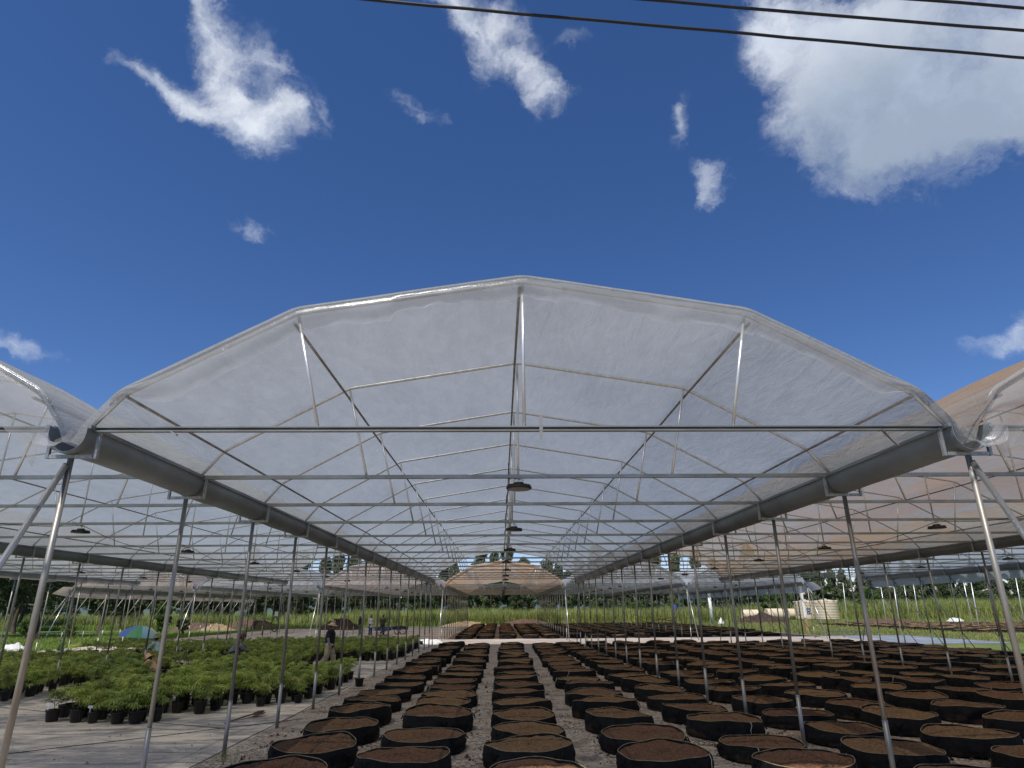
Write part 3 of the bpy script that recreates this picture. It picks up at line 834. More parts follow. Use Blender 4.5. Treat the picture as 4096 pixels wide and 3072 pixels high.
def join_copies(name, meshes_tf, mats, kind='stuff'):
    """one mesh out of many placed copies: meshes_tf = [(V, F4, matindex, matrix list)]"""
    Vs, Fs, Ms = [], [], []; off = 0
    for V, F, M, tfs in meshes_tf:
        for (loc, rz, sx, sz) in tfs:
            c, s_ = math.cos(rz), math.sin(rz)
            X = (V[:, 0] * c - V[:, 1] * s_) * sx + loc[0]; Y = (V[:, 0] * s_ + V[:, 1] * c) * sx + loc[1]; Z = V[:, 2] * sz + loc[2]
            Vs.append(np.stack([X, Y, Z], 1)); Fs.append(F + off); Ms.append(M); off += len(V)
    me = np_mesh(name, np.concatenate(Vs), np.concatenate(Fs), mats, np.concatenate(Ms), True)
    return tag(obj(name, me), kind=kind)
def arrays(mb):
    V = np.array(mb.v, dtype=np.float32); F = []; M = []
    for f, m in zip(mb.f, mb.m):
        if len(f) == 4: F.append(f); M.append(m)
        elif len(f) == 3: F.append((*f, f[2])); M.append(m)
    return V, np.array(F, dtype=np.int32), np.array(M, dtype=np.int32)
LOW = []
for k in range(4):
    f, s_, t_, hs, _, _, _ = bag_parts(200 + k, 22)
    m_ = MB(); m_.add(f.v, f.f, 0); m_.add(s_.v, s_.f, 1); m_.add(t_.v, [q for q in t_.f if len(q) == 4], 2)
    LOW.append(arrays(m_))
groups = [[] for _ in LOW]
for (x, y, blk, ri, n) in rest: groups[rnd.randrange(4)].append(((x, y, .014), rnd.uniform(0, 6.28), 1.0, 1.0))
ob = join_copies('grow_bags', [(V, F, M, g) for (V, F, M), g in zip(LOW, groups) if g], [black_fab, soil_m, trim_m])
tag(ob, 'mass of small black grow bags in the far beds and beyond the grass strip', 'grow bags')

# soil crumbs and clods lying between the rows
def crumbs(name, n, area, size, m, seed, dens=None):
    g = np.random.default_rng(seed)
    t = np.array([[1, 0, -.3], [-.5, .8, -.3], [-.5, -.8, -.3], [0, 0, .8]], dtype=np.float32)
    tf = np.array([[0, 1, 3], [1, 2, 3], [2, 0, 3], [0, 2, 1]])
    P = np.stack([g.uniform(area[0], area[1], n), g.uniform(area[2] ** .5, area[3] ** .5, n) ** 2], 1)
    if dens is not None:
        k = np.array([dens(x, y) for x, y in P]) > g.uniform(0, 1, n); P = P[k]
    n = len(P); sz = size * g.gamma(2.0, .5, n)
    a = g.uniform(0, 6.28, n); V = t[None] * (sz[:, None, None] * g.uniform(.6, 1.3, (n, 4, 1)))
    X = V[:, :, 0] * np.cos(a)[:, None] - V[:, :, 1] * np.sin(a)[:, None] + P[:, 0:1]
    Y = V[:, :, 0] * np.sin(a)[:, None] + V[:, :, 1] * np.cos(a)[:, None] + P[:, 1:2]
    Z = V[:, :, 2] + .012 + sz[:, None] * .25
    VV = np.stack([X, Y, Z], 2).reshape(-1, 3); FF = (tf[None] + (np.arange(n) * 4)[:, None, None]).reshape(-1, 3)
    return tag(obj(name, np_mesh(name, VV, FF, m)), kind='stuff')
crumb_m = mat('soil_crumb', (.10, .055, .03), .95, 0, rgb2=(.04, .022, .012), vscale=3)
crumbs('soil_crumbs', 30000, (-4.4, 12, 7, 26), .012, crumb_m, 5, lambda x, y: max(0, vn(x * 2.6, y * 1.7, 0, 4) + .12) * 1.6)
crumbs('grit', 2500, (-4.4, 12, 7, 20), .008, mat('pale_grit', (.5, .46, .4), .9), 6)
litter_m = mat('dry_litter', (.25, .19, .11), .9)
crumbs('leaf_litter', 1500, (-14, -4.8, 8, 26), .007, litter_m, 9)

# ------------------------------------------------------------------ potted plants
def leaf_quads(mb, base, direc, size, r_, nl=5, mi=0):
    d = Vector(direc).normalized(); up = Vector((0, 0, 1)); side = d.cross(up)
    side = side.normalized() if side.length > .01 else Vector((1, 0, 0))
    nrm = side.cross(d)
    roll = r_.uniform(-.5, .5); side, nrm = side * math.cos(roll) + nrm * math.sin(roll), nrm * math.cos(roll) - side * math.sin(roll)
    for k in range(nl):
        u = (k - (nl - 1) / 2); an = u * .62
        L = size * (1 - .17 * abs(u)); dd = (d * math.cos(an) + side * math.sin(an)).normalized()
        w_ = dd.cross(nrm).normalized() * (L * .085)
        m_ = base + dd * L * .5 + nrm * L * .04; e = base + dd * L - nrm * L * .16 - Vector((0, 0, L * .12))
        mb.add([base, m_ - w_, e, m_ + w_], [(0, 1, 2, 3)], mi, False)
def plant(seed, nleaf=52, nl=5, low=False):
    r_ = random.Random(seed)
    pot = MB(); pot.lathe([(0, 0), (.098, 0), (.105, .01), (.128, .205), (.138, .208), (.140, .226), (.132, .228), (.126, .20), (.0, .198)], 10 if low else 22)
    st = MB(); lf = MB()
    H = r_.uniform(.33, .46)
    lean = Vector((r_.uniform(-.06, .06), r_.uniform(-.06, .06), 0))
    trunk = [Vector((0, 0, .19)) + lean * t * t + Vector((.01 * math.sin(t * 9), 0, H * t)) for t in np.linspace(0, 1, 7)]
    st.tube(trunk, [.007 * (1 - .6 * t) for t in np.linspace(0, 1, 7)], 4 if low else 5)
    tips = []
    for k in range(8 if low else 13):
        t = r_.uniform(.18, .95); i = min(5, int(t * 6)); b0 = trunk[i].lerp(trunk[i + 1], t * 6 - i)
        an = k * 2.4 + r_.uniform(-.4, .4); L = r_.uniform(.13, .29) * (1.15 - t * .65)
        tip = b0 + Vector((math.cos(an) * L, math.sin(an) * L, L * r_.uniform(.3, .8)))
        st.tube([b0, tip], [.0035, .0022], 3, cap=False); tips.append((b0, tip, an))
    for k in range(nleaf):
        b0, tip, an = tips[r_.randrange(len(tips))] if r_.random() < .78 else (trunk[4], trunk[6], r_.uniform(0, 6.28))
        p = b0.lerp(tip, r_.uniform(.3, 1.05)); a2 = an + r_.uniform(-1.7, 1.7)
        leaf_quads(lf, p, (math.cos(a2), math.sin(a2), r_.uniform(-.5, .45)), r_.uniform(.10, .20), r_, nl)
    return pot, st, lf
PL = []
for k in range(8):
    p_, s_, l_ = plant(300 + k, 74, 5)
    PL.append((p_.mesh('pot', pot_m), s_.mesh('stem', stem_m), l_.mesh('foliage', leaf_m if k < 5 else leaf_d)))
ptag = MB()
ptag.add([(x, 0, z) for x, z in ((-.03, .30), (-.045, .315), (-.045, .34), (-.03, .355), (.03, .355), (.045, .34), (.045, .315), (.03, .30))], [tuple(range(8))], 0, False)
ptag.add([(x, .002, z) for x, z in ((-.03, .30), (-.045, .315), (-.045, .34), (-.03, .355), (.03, .355), (.045, .34), (.045, .315), (.03, .30))], [tuple(range(8))[::-1]], 0, False)
ptag.box((0, .001, .25), (.010, .002, .12))
PTAG = ptag.mesh('tag', tag_m)
def inside_any(x, y):
    # returns the block name of a spot in the plant beds
    front = 14.75 if x < -7.7 else 15.95 if x < -6.6 else 17.05
    if -9.9 < x < -7.4 and front <= y < 18.5: return 'front'
    if -7.4 <= x < -4.95 and front <= y < 20.2: return 'front'
    if -5.95 < x < -4.95 and 20.2 <= y < 23.6: return 'front'
    if -10.3 < x < -7.5 and 20.4 < y < 27.5: return 'centre'
    if -12.0 < x < -10.9 and 20.2 < y < 21.75: return 'middle'
    if -15.4 < x < -11.7 and 21.2 + (x + 9.9) * -.05 <= y < 27.8: return 'middle'
    if -24 < x < -12.6 - (17.5 < y < 20) * .2 and max(17.4, 17.2 + (-12.6 - x) * .3) <= y < 29.5 and not (-15.5 < x and y > 20.4): return 'left'
    if -22.5 < x < -5.05 and 30.8 + max(0, (-10.5 - x)) * .45 <= y < 40.5 + (x > -6) * 1.0 - max(0, -14 - x) * .5: return 'back'
    return None
pots = []
yy = 14.6; row = 0
while yy < 42:
    xx = -24.0 + (.22 if row % 2 else 0)
    while xx < -4.9:
        x = xx + rnd.uniform(-.07, .07); y = yy + rnd.uniform(-.07, .07)
        w_ = inside_any(x, y)
        if w_ and all(abs(x - lx) > .2 or abs(((y - Y0A + 1.25) % SP) - 1.25) > .2 for lx in (-4.53, -13.59, -22.65)) and not (abs(x + 6.5) < .5 and abs(y - 25.9) < .8):
            pots.append((x, y, w_))
        xx += .41
    yy += .47; row += 1
fr_row = [(-9.50, 14.95), (-9.15, 15.25), (-8.95, 14.85), (-8.62, 15.2), (-8.55, 14.75), (-8.25, 15.05), (-7.98, 14.62), (-7.70, 14.95), (-7.62, 14.62), (-7.35, 14.9)]
pots = [p for p in pots if not (p[1] < 15.35 and p[0] > -10)]
pv = []
for (x, y, w_) in pots + [(a_, b_, 'edge') for a_, b_ in fr_row] + [(-4.95, 33.5, 'back'), (-6.9, 15.9, 'edge2'), (-5.93, 16.95, 'edge2')]:
    px, py, z = project((x, y, .4))
    if -60 < px < 4200: pv.append((z, x, y, w_))
pv.sort()
indp, restp = pv[:300], pv[300:]
PLAB = {}
for w_, bn in (('front', 'nearest block'), ('centre', 'block just left of the walking person'), ('middle', 'block behind the open strip'), ('left', 'block at the far left edge'), ('back', 'block behind the walking person')):
    rows = {}
    for (z, x, y, q) in indp:
        if q == w_: rows.setdefault(round((y - 14.6) / .47), []).append((x, y))
    for ri, key in enumerate(sorted(rows)):
        for ci, xy in enumerate(sorted(rows[key])):
            PLAB[xy] = '%s plant from left, %s row of the %s' % (ordw(ci), ordw(ri), bn)
lab_of = {'front': 'bushy green potted plant in the nearest block of black pots, left of the gutter posts', 'middle': 'green potted plant in the block behind the open strip at left', 'left': 'green potted plant in the block at the far left edge', 'back': 'green potted plant in the block behind the walking person'}
n_e = 0
indp.sort(key=lambda a: (a[3] != 'edge', a[1]))
for i, (z, x, y, w_) in enumerate(indp):
    k = rnd.randrange(len(PL)); pm, sm, lm = PL[k]
    tagged = (w_ in ('edge', 'edge2') and i in (0, 4)) or rnd.random() < .03
    if w_ == 'edge':
        lab = '%s black pot from the left in the nearest row, holding a leafy plant' % ORD[n_e]; n_e += 1
    elif w_ == 'edge2': lab = 'leafy plant in a black pot at the stepped front edge, by the %s post' % ('third' if x < -6.5 else 'fourth')
    else: lab = PLAB[(x, y)]
    r = thing('potted_plant', lab, 'potted plant', (x, y, .012), rnd.uniform(0, 6.28), 'leafy green plants in black pots')
    s1 = rnd.uniform(.80, 1.12); r.scale = (s1, s1, s1 * rnd.uniform(.85, 1.15))
    p_ = obj('pot', pm, r); obj('stem', sm, r); obj('foliage', lm, r)
    if tagged:
        t_ = obj('tag', PTAG, r, (0, 0, 0)); t_.rotation_euler = (0, 0, -r.rotation_euler[2]); t_.location = Matrix.Rotation(-r.rotation_euler[2], 3, 'Z') @ Vector((-.05, -.10, -.02)); t_.scale = (1.4, 1, 1.1)
LP = []
for k in range(4):
    p_, s_, l_ = plant(400 + k, 66, 3, True)
    m_ = MB(); m_.add(p_.v, p_.f, 0); m_.add(s_.v, [q for q in s_.f if len(q) == 4], 1); m_.add(l_.v, l_.f, 2 if k < 2 else 3, False)
    LP.append(arrays(m_))
gp = [[] for _ in LP]
for (z, x, y, w_) in restp: gp[rnd.randrange(4)].append(((x, y, .012), rnd.uniform(0, 6.28), rnd.uniform(.95, 1.15), rnd.uniform(.85, 1.2)))
ob = join_copies('potted_plants', [(V, F, M, g) for (V, F, M), g in zip(LP, gp) if g], [pot_m, stem_m, leaf_m, leaf_d])
tag(ob, 'mass of small green plants in black pots in the blocks farther back at left', 'potted plants')
ep = MB().lathe([(0, 0), (.10, 0), (.132, .20), (.145, .203), (.145, .222), (.134, .222), (.128, .19), (.10, .03), (0, .03)], 20).build('empty_pot', pot_m)
ep.location = on_z(1436, 2745, .012); tag(ep, 'empty black pot standing alone beside a gutter post, right of the plants', 'plant pot')

# ------------------------------------------------------------------ grass, trees
def blades(name, pts_fn, n, h, wdt, m, seed, lean=.35, segs=3, mi=None):
    g = np.random.default_rng(seed)
    P = pts_fn(g, n); n = len(P)
    H = h(P, g) if callable(h) else g.uniform(h[0], h[1], n)
    a = g.uniform(0, 6.283, n); L = g.uniform(.05, lean, n) * H
    wv_ = wdt * g.uniform(.6, 1.4, n); side = np.stack([-np.sin(a), np.cos(a)], 1); dr = np.stack([np.cos(a), np.sin(a)], 1)
    tw = g.uniform(-1.2, 1.2, n); sd = np.stack([side[:, 0] * np.cos(tw) + dr[:, 0] * np.sin(tw), side[:, 1] * np.cos(tw) + dr[:, 1] * np.sin(tw)], 1)
    V = []
    for k in range(segs + 1):
        t = k / segs; ww = wv_ * (1 - t ** 1.6) * .5 + (.001 if k == segs else 0)
        cx = P[:, 0] + dr[:, 0] * L * t ** 2; cy_ = P[:, 1] + dr[:, 1] * L * t ** 2
        z = H * (t - .25 * (L / H) * t ** 3)
        for s_ in (-1, 1): V.append(np.stack([cx + s_ * sd[:, 0] * ww, cy_ + s_ * sd[:, 1] * ww, z + P[:, 2]], 1))
    V = np.stack(V, 1).reshape(-1, 3); k = (segs + 1) * 2; base = (np.arange(n) * k)[:, None]
    F = np.concatenate([base + np.array([[2 * i, 2 * i + 1, 2 * i + 3, 2 * i + 2]]) for i in range(segs)], 0)
    return tag(obj(name, np_mesh(name, V, F, m)), kind='stuff')
def rect(x0, x1, y0, y1, z=0.0, keep=None, bias=1.0):
    def fn(g, n):
        P = np.stack([g.uniform(x0, x1, n), y0 + (y1 - y0) * g.uniform(0, 1, n) ** bias, np.full(n, z)], 1)
        return P if keep is None else P[keep(P)]
    return fn
grass_tall = mat('tall_grass', (.36, .39, .12), .6, 0, rgb2=(.13, .175, .05), vscale=.45, trans=.3, spec=.2)
grass_low = mat('low_grass', (.24, .32, .065), .6, 0, rgb2=(.13, .19, .04), vscale=.5, trans=.3, spec=.2)
grass_dry = mat('dry_grass', (.30, .30, .10), .7, 0, rgb2=(.16, .20, .055), vscale=.4, trans=.3, spec=.2)
def nz2(P, f, s_): return np.sin(P[:, 0] * f + s_ + 2 * np.sin(P[:, 1] * f * .7)) * np.cos(P[:, 1] * f * 1.3 + s_ * 2)
hgt = lambda P, g: (2.0 + .35 * nz2(P, .35, 1) + .25 * nz2(P, 1.1, 4) + np.clip((P[:, 0] - 25) / 40, 0, 1) * 1.1) * g.uniform(.75, 1.2, len(P))
g1 = blades('tall_grass', rect(-22, 30, 94, 116, bias=1.6), 36000, hgt, .075, grass_tall, 1, .5)
tag(g1, 'tall green grass standing behind the far greenhouse', 'grass')
tag(blades('tall_grass', rect(30, 125, 108, 132, bias=1.3, keep=lambda P: (P[:, 1] > 123) | (P[:, 0] > 62)), 50000, hgt, .09, grass_tall, 2, .5), 'tall green grass beyond the open bed at right', 'grass')
tag(blades('tall_grass', rect(-100, -22, 96, 118, bias=1.4), 26000, lambda P, g: (1.6 + .5 * nz2(P, .3, 2)) * g.uniform(.6, 1.2, len(P)), .085, grass_tall, 3, .5), 'rough green grass behind the soil heaps at left', 'grass')
tag(blades('low_grass', rect(-62, -27.0, 24, 70), 60000, (.12, .30), .035, grass_low, 4, .8, 2), 'short bright green grass beside the ground cloth at left', 'grass')
tag(blades('low_grass', rect(-75, -18.0, 84, 97), 16000, (.2, .7), .06, grass_low, 5, .7, 2, ), 'rough grass around the soil heaps at left', 'grass')
tag(blades('low_grass', rect(25, 62, 40, 54.5, keep=lambda P: (P[:, 0] > 30.6) | (P[:, 1] > 53)), 30000, (.08, .26), .035, grass_dry, 6, .8, 2), 'strip of yellowish grass between the right bags and the open bed', 'grass')
tag(blades('low_grass', rect(26, 110, 84, 110), 24000, (.1, .45), .06, grass_dry, 7, .7, 2), 'short grass behind the open bed at right', 'grass')
tag(blades('low_grass', rect(24.8, 37, 53, 90), 16000, (.1, .35), .045, grass_dry, 8, .7, 2), 'grass between the far greenhouse and the open bed', 'grass')
def weeds(x, y, label, n=26, h=(.25, .6), seed=1):
    g = blades('weed', lambda g, n_: np.stack([g.normal(x, .07, n_), g.normal(y, .07, n_), np.zeros(n_)], 1), n, h, .012, grass_tall, seed, .7)
    del g['kind']; tag(g, label, 'weed')
weeds(*on_z(4010, 2690)[:2], 'thin weed growing between the bags at the right edge', 30, (.3, .75), 3)
weeds(*on_z(905, 3040)[:2], 'dry tuft at the foot of the third gutter post from the camera', 22, (.05, .16), 4)
weeds(*on_z(2350, 2570)[:2], 'small green weed at the end of the right gutter posts', 24, (.2, .5), 5)

bark = mat('dark_bark', (.11, .085, .06), .9, 0, rgb2=(.05, .04, .03), vscale=3, obj=True)
bark_p = mat('pale_bark', (.42, .38, .32), .8, 0, rgb2=(.22, .19, .15), vscale=2, obj=True)
cr_d = mat('dark_crown_leaf', (.105, .135, .055), .6, 0, rgb2=(.040, .060, .025), vscale=.6, trans=.2, spec=.3, rand=.25)
cr_e = mat('grey_green_leaf', (.165, .195, .105), .6, 0, rgb2=(.075, .10, .05), vscale=.35, trans=.25, spec=.3, rand=.25)
cr_b = mat('fresh_crown_leaf', (.12, .19, .04), .6, 0, rgb2=(.06, .11, .024), vscale=.5, trans=.3, spec=.3, rand=.2)
def tree_meshes(seed, H, th, cw, shape, nleaf, ls, barkm, leafm):
    r_ = random.Random(seed); g = np.random.default_rng(seed)
    tb = MB()
    lean = Vector((r_.uniform(-.04, .04), r_.uniform(-.04, .04), 0)) * H
    n = 9; tr = [Vector((lean.x * (k / n) ** 2 + .012 * H * math.sin(k * 1.3 + seed), lean.y * (k / n) ** 2 + .01 * H * math.cos(k * 1.1), H * .93 * k / n)) for k in range(n + 1)]
    r0 = H * (.018 if shape == 'tall' else .032)
    tb.tube([tr[0] - Vector((0, 0, .2))] + tr, [r0 * 1.35] + [r0 * (1 - .88 * k / n) for k in range(n + 1)], 8)
    cl = []
    nb = 26 if shape == 'tall' else 15
    for k in range(nb):
        t = th + (1 - th) * (k + .5) / nb; i = min(n - 1, int(t * n * .99)); b0 = tr[i].lerp(tr[i + 1], t * n - i) if i < n else tr[-1]
        an = k * 2.4 + r_.uniform(-.5, .5)
        if shape == 'tall': L = cw * H * (1.0 - .55 * ((t - th) / (1 - th))) * r_.uniform(.55, 1.15) * (.6 + .4 * math.sin(math.pi * min(1, (t - th) / (1 - th) * 2.2)))
        else: L = cw * H * r_.uniform(.6, 1.05) * (1 - .45 * abs(t - .62) / .4)
        el = r_.uniform(.15, .8)
        tip = b0 + Vector((math.cos(an) * L, math.sin(an) * L, L * el)); mid = b0.lerp(tip, .5) + Vector((0, 0, -.06 * L))
        tb.tube([b0, mid, tip], [r0 * .38, r0 * .22, r0 * .07], 5, cap=False)
        rr = (.055 if shape == 'tall' else .115) * H * r_.uniform(.7, 1.25)
        cl.append((tip, rr)); cl.append((b0.lerp(tip, .6), rr * .85))
        if shape != 'tall': cl.append((b0.lerp(tip, .95) + Vector((r_.uniform(-1, 1), r_.uniform(-1, 1), r_.uniform(-.3, 1))) * rr * .8, rr * .7))
    cl.append((tr[-1], .05 * H)); cl.append((tr[-1] + Vector((0, 0, .03 * H)), .035 * H))
    C = np.array([list(c) for c, _ in cl]); Rr = np.array([r for _, r in cl])
    pw = Rr ** 2; pw /= pw.sum()
    idx = g.choice(len(cl), nleaf, p=pw)
    v = g.normal(0, 1, (nleaf, 3)); v /= np.linalg.norm(v, axis=1)[:, None]
    P = C[idx] + v * (Rr[idx] * g.uniform(.25, 1, nleaf) ** .6)[:, None] * np.array([1, 1, .8 if shape != 'tall' else 1.15])
    if shape == 'tall': P[:, 2] -= g.uniform(0, .02, nleaf) * H
    a = g.normal(0, 1, (nleaf, 3)); a /= np.linalg.norm(a, axis=1)[:, None]
    if shape == 'tall': a[:, 2] = -np.abs(a[:, 2]) - .5; a /= np.linalg.norm(a, axis=1)[:, None]
    b_ = np.cross(a, g.normal(0, 1, (nleaf, 3))); b_ /= np.linalg.norm(b_, axis=1)[:, None] + 1e-6
    s_ = ls * g.uniform(.6, 1.4, nleaf)[:, None]
    V = np.stack([P - a * s_, P - b_ * s_ * .38, P + a * s_, P + b_ * s_ * .38], 1).reshape(-1, 3)
    F = np.arange(nleaf * 4).reshape(-1, 4)
    return tb.mesh('trunk', barkm), np_mesh('crown', V, F, leafm)
T_TALL = [tree_meshes(k, 15, .22, .17, 'tall', 5200, .34, bark_p if k % 2 else bark, cr_e) for k in range(5)]
T_DARK = [tree_meshes(20 + k, 6.5, .34, .42, 'round', 7500, .15, bark, cr_d) for k in range(4)]
T_LOW = [tree_meshes(50 + k, 6.5, .05, .40, 'round', 6500, .17, bark, cr_d) for k in range(4)]
T_BUSH = [tree_meshes(30 + k, 4.0, .12, .40, 'round', 4200, .14, bark, cr_b) for k in range(3)]
def plant_tree(kind, x, y, h, label, group, cat='tree'):
    src = {'tall': T_TALL, 'dark': T_DARK, 'bush': T_BUSH, 'low': T_LOW}[kind]; H0 = {'tall': 15, 'dark': 6.5, 'bush': 4.0, 'low': 6.5}[kind]
    t_, c_ = src[rnd.randrange(len(src))]
    r = thing('tree' if kind != 'bush' else 'bush', label, cat, (x, y, 0), rnd.uniform(0, 6.28), group)
    s_ = h / H0; r.scale = (s_ * rnd.uniform(.85, 1.2), s_ * rnd.uniform(.85, 1.2), s_)
    obj('trunk', t_, r); obj('crown', c_, r)
def nth(i):
    return '%d%s' % (i, 'th' if i % 100 in (11, 12, 13) else {1: 'st', 2: 'nd', 3: 'rd'}.get(i % 10, 'th'))
k = 0; xs = []
x = -150.0
while x < 175:
    y = 158 + 14 * vn(x * .05, 2) + rnd.uniform(-3, 3)
    h = 15.0 + 2.6 * vn(x * .11, 5) + rnd.uniform(-2.5, 1.8) - (2.5 if x > 60 else 0) - (1.0 if x < -60 else 0)
    if -8 < x < 8: h += 1.0
    xs.append((x, y, h)); x += rnd.uniform(3.2, 5.2) if -95 < x < 120 else rnd.uniform(6, 9)
for i, (x, y, h) in enumerate(xs):
    px = project((x, y, 5))[0]
    if -500 < px < 4600:
        where = '%s tall feathery tree from the left in the far tree line' % nth(i + 1)
        plant_tree('tall', x, y, h, where, 'tall trees along the far field edge')
# second fringe of lower dark trees closing the gaps under the tall ones
i = 0; x = -118.0
while x < 150:
    plant_tree('low', x, 146 + 5 * vn(x * .13, 9), 6.2 + rnd.uniform(-1, 1.6), '%s low dark tree from the left in front of the far tree line' % nth(i + 1), 'low trees before the far tree line'); i += 1
    x += rnd.uniform(4.5, 7.0)
x = -190.0; i = 0
while x < 215:
    plant_tree('low', x, 196 + 6 * vn(x * .1, 19), 9.5 + rnd.uniform(-1, 2.2), '%s rounded tree from the left, seen between trunks of the far tree line' % nth(i + 1), 'rounded trees behind the far tree line'); i += 1
    x += rnd.uniform(4.6, 6.6)
near_d = [(-47, 62, 8.5), (-40.5, 60, 8.0), (-52, 74, 8.5), (-43, 74, 7.5), (-58, 82, 8.5), (-47.5, 86, 7), (-41, 90, 6.5), (-62, 70, 8.5), (-36.5, 98, 6.2), (-31.5, 104, 6.2), (-27, 108, 6.2), (-23, 113, 6.4), (-19, 118, 6.4), (-14.5, 122, 6.8), (-10, 125, 6.8), (-43, 104, 6.2), (-37, 111, 6.4), (-55, 98, 6.6), (-64, 92, 7.5), (-72, 84, 8), (-50, 112, 7), (-62, 108, 7), (-75, 104, 8)]
for i, (x, y, h) in enumerate(sorted(near_d)):
    plant_tree('dark', x, y, h, '%s dark spreading tree from the left behind the left grass' % (ORD[i] if i < len(ORD) else 'last'), 'dark trees at the left')
bush = [(-33.5, 68, 2.6), (-30.5, 66, 1.4), (-39, 57, 1.6), (-36, 58, 1.2), (48, 122, 4.2), (52, 126, 4.8), (30, 118, 3.4), (36, 121, 3.2), (64, 118, 4.6), (22, 112, 3.0)]
for i, (x, y, h) in enumerate(sorted(bush)):
    plant_tree('bush', x, y, h, '%s bright green bush from the left in the grass' % ORD[i], 'green bushes in the grass', 'bush')

# ------------------------------------------------------------------ heaps
def heap(name, label, x, y, rx, ry, h, m, seed, lump=.12, cat='soil heap'):
    P = []; n = 34
    for i in range(15):
        t = i / 14; row = []
        for j in range(n + 1):
            a = 2 * math.pi * (j % n) / n; k = 1 + .16 * vn(math.cos(a) * 2, math.sin(a) * 2, 0, seed)
            z = h * (1 - t ** 1.7) * (1 + .25 * vn(math.cos(a) * t * 3, math.sin(a) * t * 3, 0, seed + 1)) + lump * h * vn(math.cos(a) * t * 9, math.sin(a) * t * 9, 0, seed + 5) * (1 - t)
            row.append((rx * t * k * math.cos(a), ry * t * k * math.sin(a), z - .03))
        P.append(row)
    P = [list(r) for r in zip(*P)]
    for r in P: r[0] = P[0][0]
    o = MB().grid(P, smooth=False).build(name, m); o.location = (x, y, 0)
    return tag(o, label, cat)
red = mat('red_soil', (.115, .068, .048), .95, 0, rgb2=(.06, .036, .027), vscale=1.5, bump=1, bscale=6, rand=0)
dk = mat('dark_soil', (.07, .042, .03), .95, 0, rgb2=(.025, .017, .014), vscale=2.2, bump=1, bscale=6)
straw = mat('straw', (.30, .225, .13), .9, 0, rgb2=(.16, .11, .065), vscale=3, bump=1, bscale=9)
heap('soil_heap', 'long reddish soil heap beyond the cloth at left, behind the umbrella', at_y(795, 2500, 84).x, 84, 4.2, 2.0, .85, red, 1)
heap('soil_heap', 'flat reddish soil bank joining the left heap, behind the bending person', at_y(1015, 2500, 87).x, 87, 4.4, 2.0, 1.05, red, 5)
heap('soil_heap', 'dark lumpy soil heap behind the walking person', at_y(1360, 2500, 80).x, 80, 2.6, 1.5, 1.15, dk, 2, .4)
heap('straw_heap', 'pale straw heap in front of the reddish soil at left', at_y(870, 2500, 82).x, 82, 2.2, 1.0, .7, straw, 3, .4, 'straw heap')
heap('straw_heap', 'low straw and soil heap at the far end of the middle rows, left side', -4.6, 91.6, 3.6, 1.0, .62, straw, 6, .4, 'straw heap')
heap('soil_heap', 'low brown soil heap at the far end of the central rows, right side', 3.2, 92.2, 4.2, 1.1, .8, red, 7)
heap('soil_heap', 'reddish soil heap at right with a person in blue on it', 24.5, 96, 4.2, 2.0, 1.5, red, 8)
heap('soil_heap', 'dark soil heap in front of the cream tanks', 35.5, 93, 4.5, 1.5, 1.2, dk, 9, .4)
heap('soil_heap', 'low brown soil heap at the back of the open bed at right', 49.5, 88, 6.0, 1.2, .6, red, 11)

# ------------------------------------------------------------------ tanks, poles and odds and ends
cream = mat('cream_plastic', (.62, .53, .38), .5, 0, rgb2=(.50, .41, .28), vscale=1.2)
def tank(x, y, r, h, label):
    t = thing('water_tank', label, 'water tank', (x, y, 0), 0, 'cream upright water tanks')
    prof = [(0, 0), (r, 0)]
    n = 11
    for k in range(n):
        z0 = .15 + (h - .35) * k / n; z1 = .15 + (h - .35) * (k + 1) / n
        prof += [(r * .975, z0), (r * 1.0, z0 + (z1 - z0) * .2), (r * 1.0, z0 + (z1 - z0) * .75), (r * .972, z1 - .02)]
    prof += [(r * .99, h - .18), (r * .985, h - .02), (r * .93, h), (r * .3, h + .22), (0, h + .22)]
    MB().lathe(prof, 40).build('tank_body', cream, t)
    MB().lathe([(0, h + .2), (.32, h + .2), (.32, h + .34), (.28, h + .37), (0, h + .38)], 20).build('lid', cream, t)
    b = MB()
    for k in range(10):
        a = 2 * math.pi * k / 10; b.box((r * .93 * math.cos(a), r * .93 * math.sin(a), h - .02), (.35, .5, .2), 0, a)
    b.build('lifting_lug', cream, t)
    return t
p = at_y(3305, 2440, 115); tank(p.x, 115, 1.95, 3.05, 'right one of two ribbed cream water tanks, fully in view')
p = at_y(3222, 2440, 119); tank(p.x, 119, 1.8, 3.0, 'left one of two ribbed cream water tanks, partly behind the pole with a meter box')
def drum(px, label, L, d, Y=118, neck=False):
    p = at_y(px, 2450, Y)
    t = thing('fallen_tank', label, 'tank', (p.x, Y, d / 2), R(rnd.uniform(-6, 6)), 'cream tanks lying on their sides')
    b = MB(); n = 14
    b.tube([(-L / 2 + L * k / n, 0, 0) for k in range(n + 1)], [d / 2 * (1 if k % 2 else .985) for k in range(n + 1)], 28)
    b.build('tank_body', cream, t)
    MB().tube([(-L / 2 - .02, 0, 0), (-L / 2 + .1, 0, 0)], d / 2 + .03, 28).build('rim', cream, t)
    if neck: MB().tube([(L / 2 - .05, 0, 0), (L / 2 + .25, 0, 0), (L / 2 + .3, 0, 0)], [d * .3, d * .2, d * .19], 20).build('neck', cream, t)
drum(3000, 'leftmost of the cream cylinder tanks lying in the grass, with a neck', 2.7, 1.75, 118, True)
drum(3098, 'middle one of the cream cylinder tanks lying in the grass', 2.9, 1.9, 117)
drum(3175, 'cream cylinder tank lying in the grass next to the upright tanks', 2.6, 1.85, 121)
white_paint = mat('white_paint', (.72, .70, .66), .6, 0, var=.12, vscale=3)
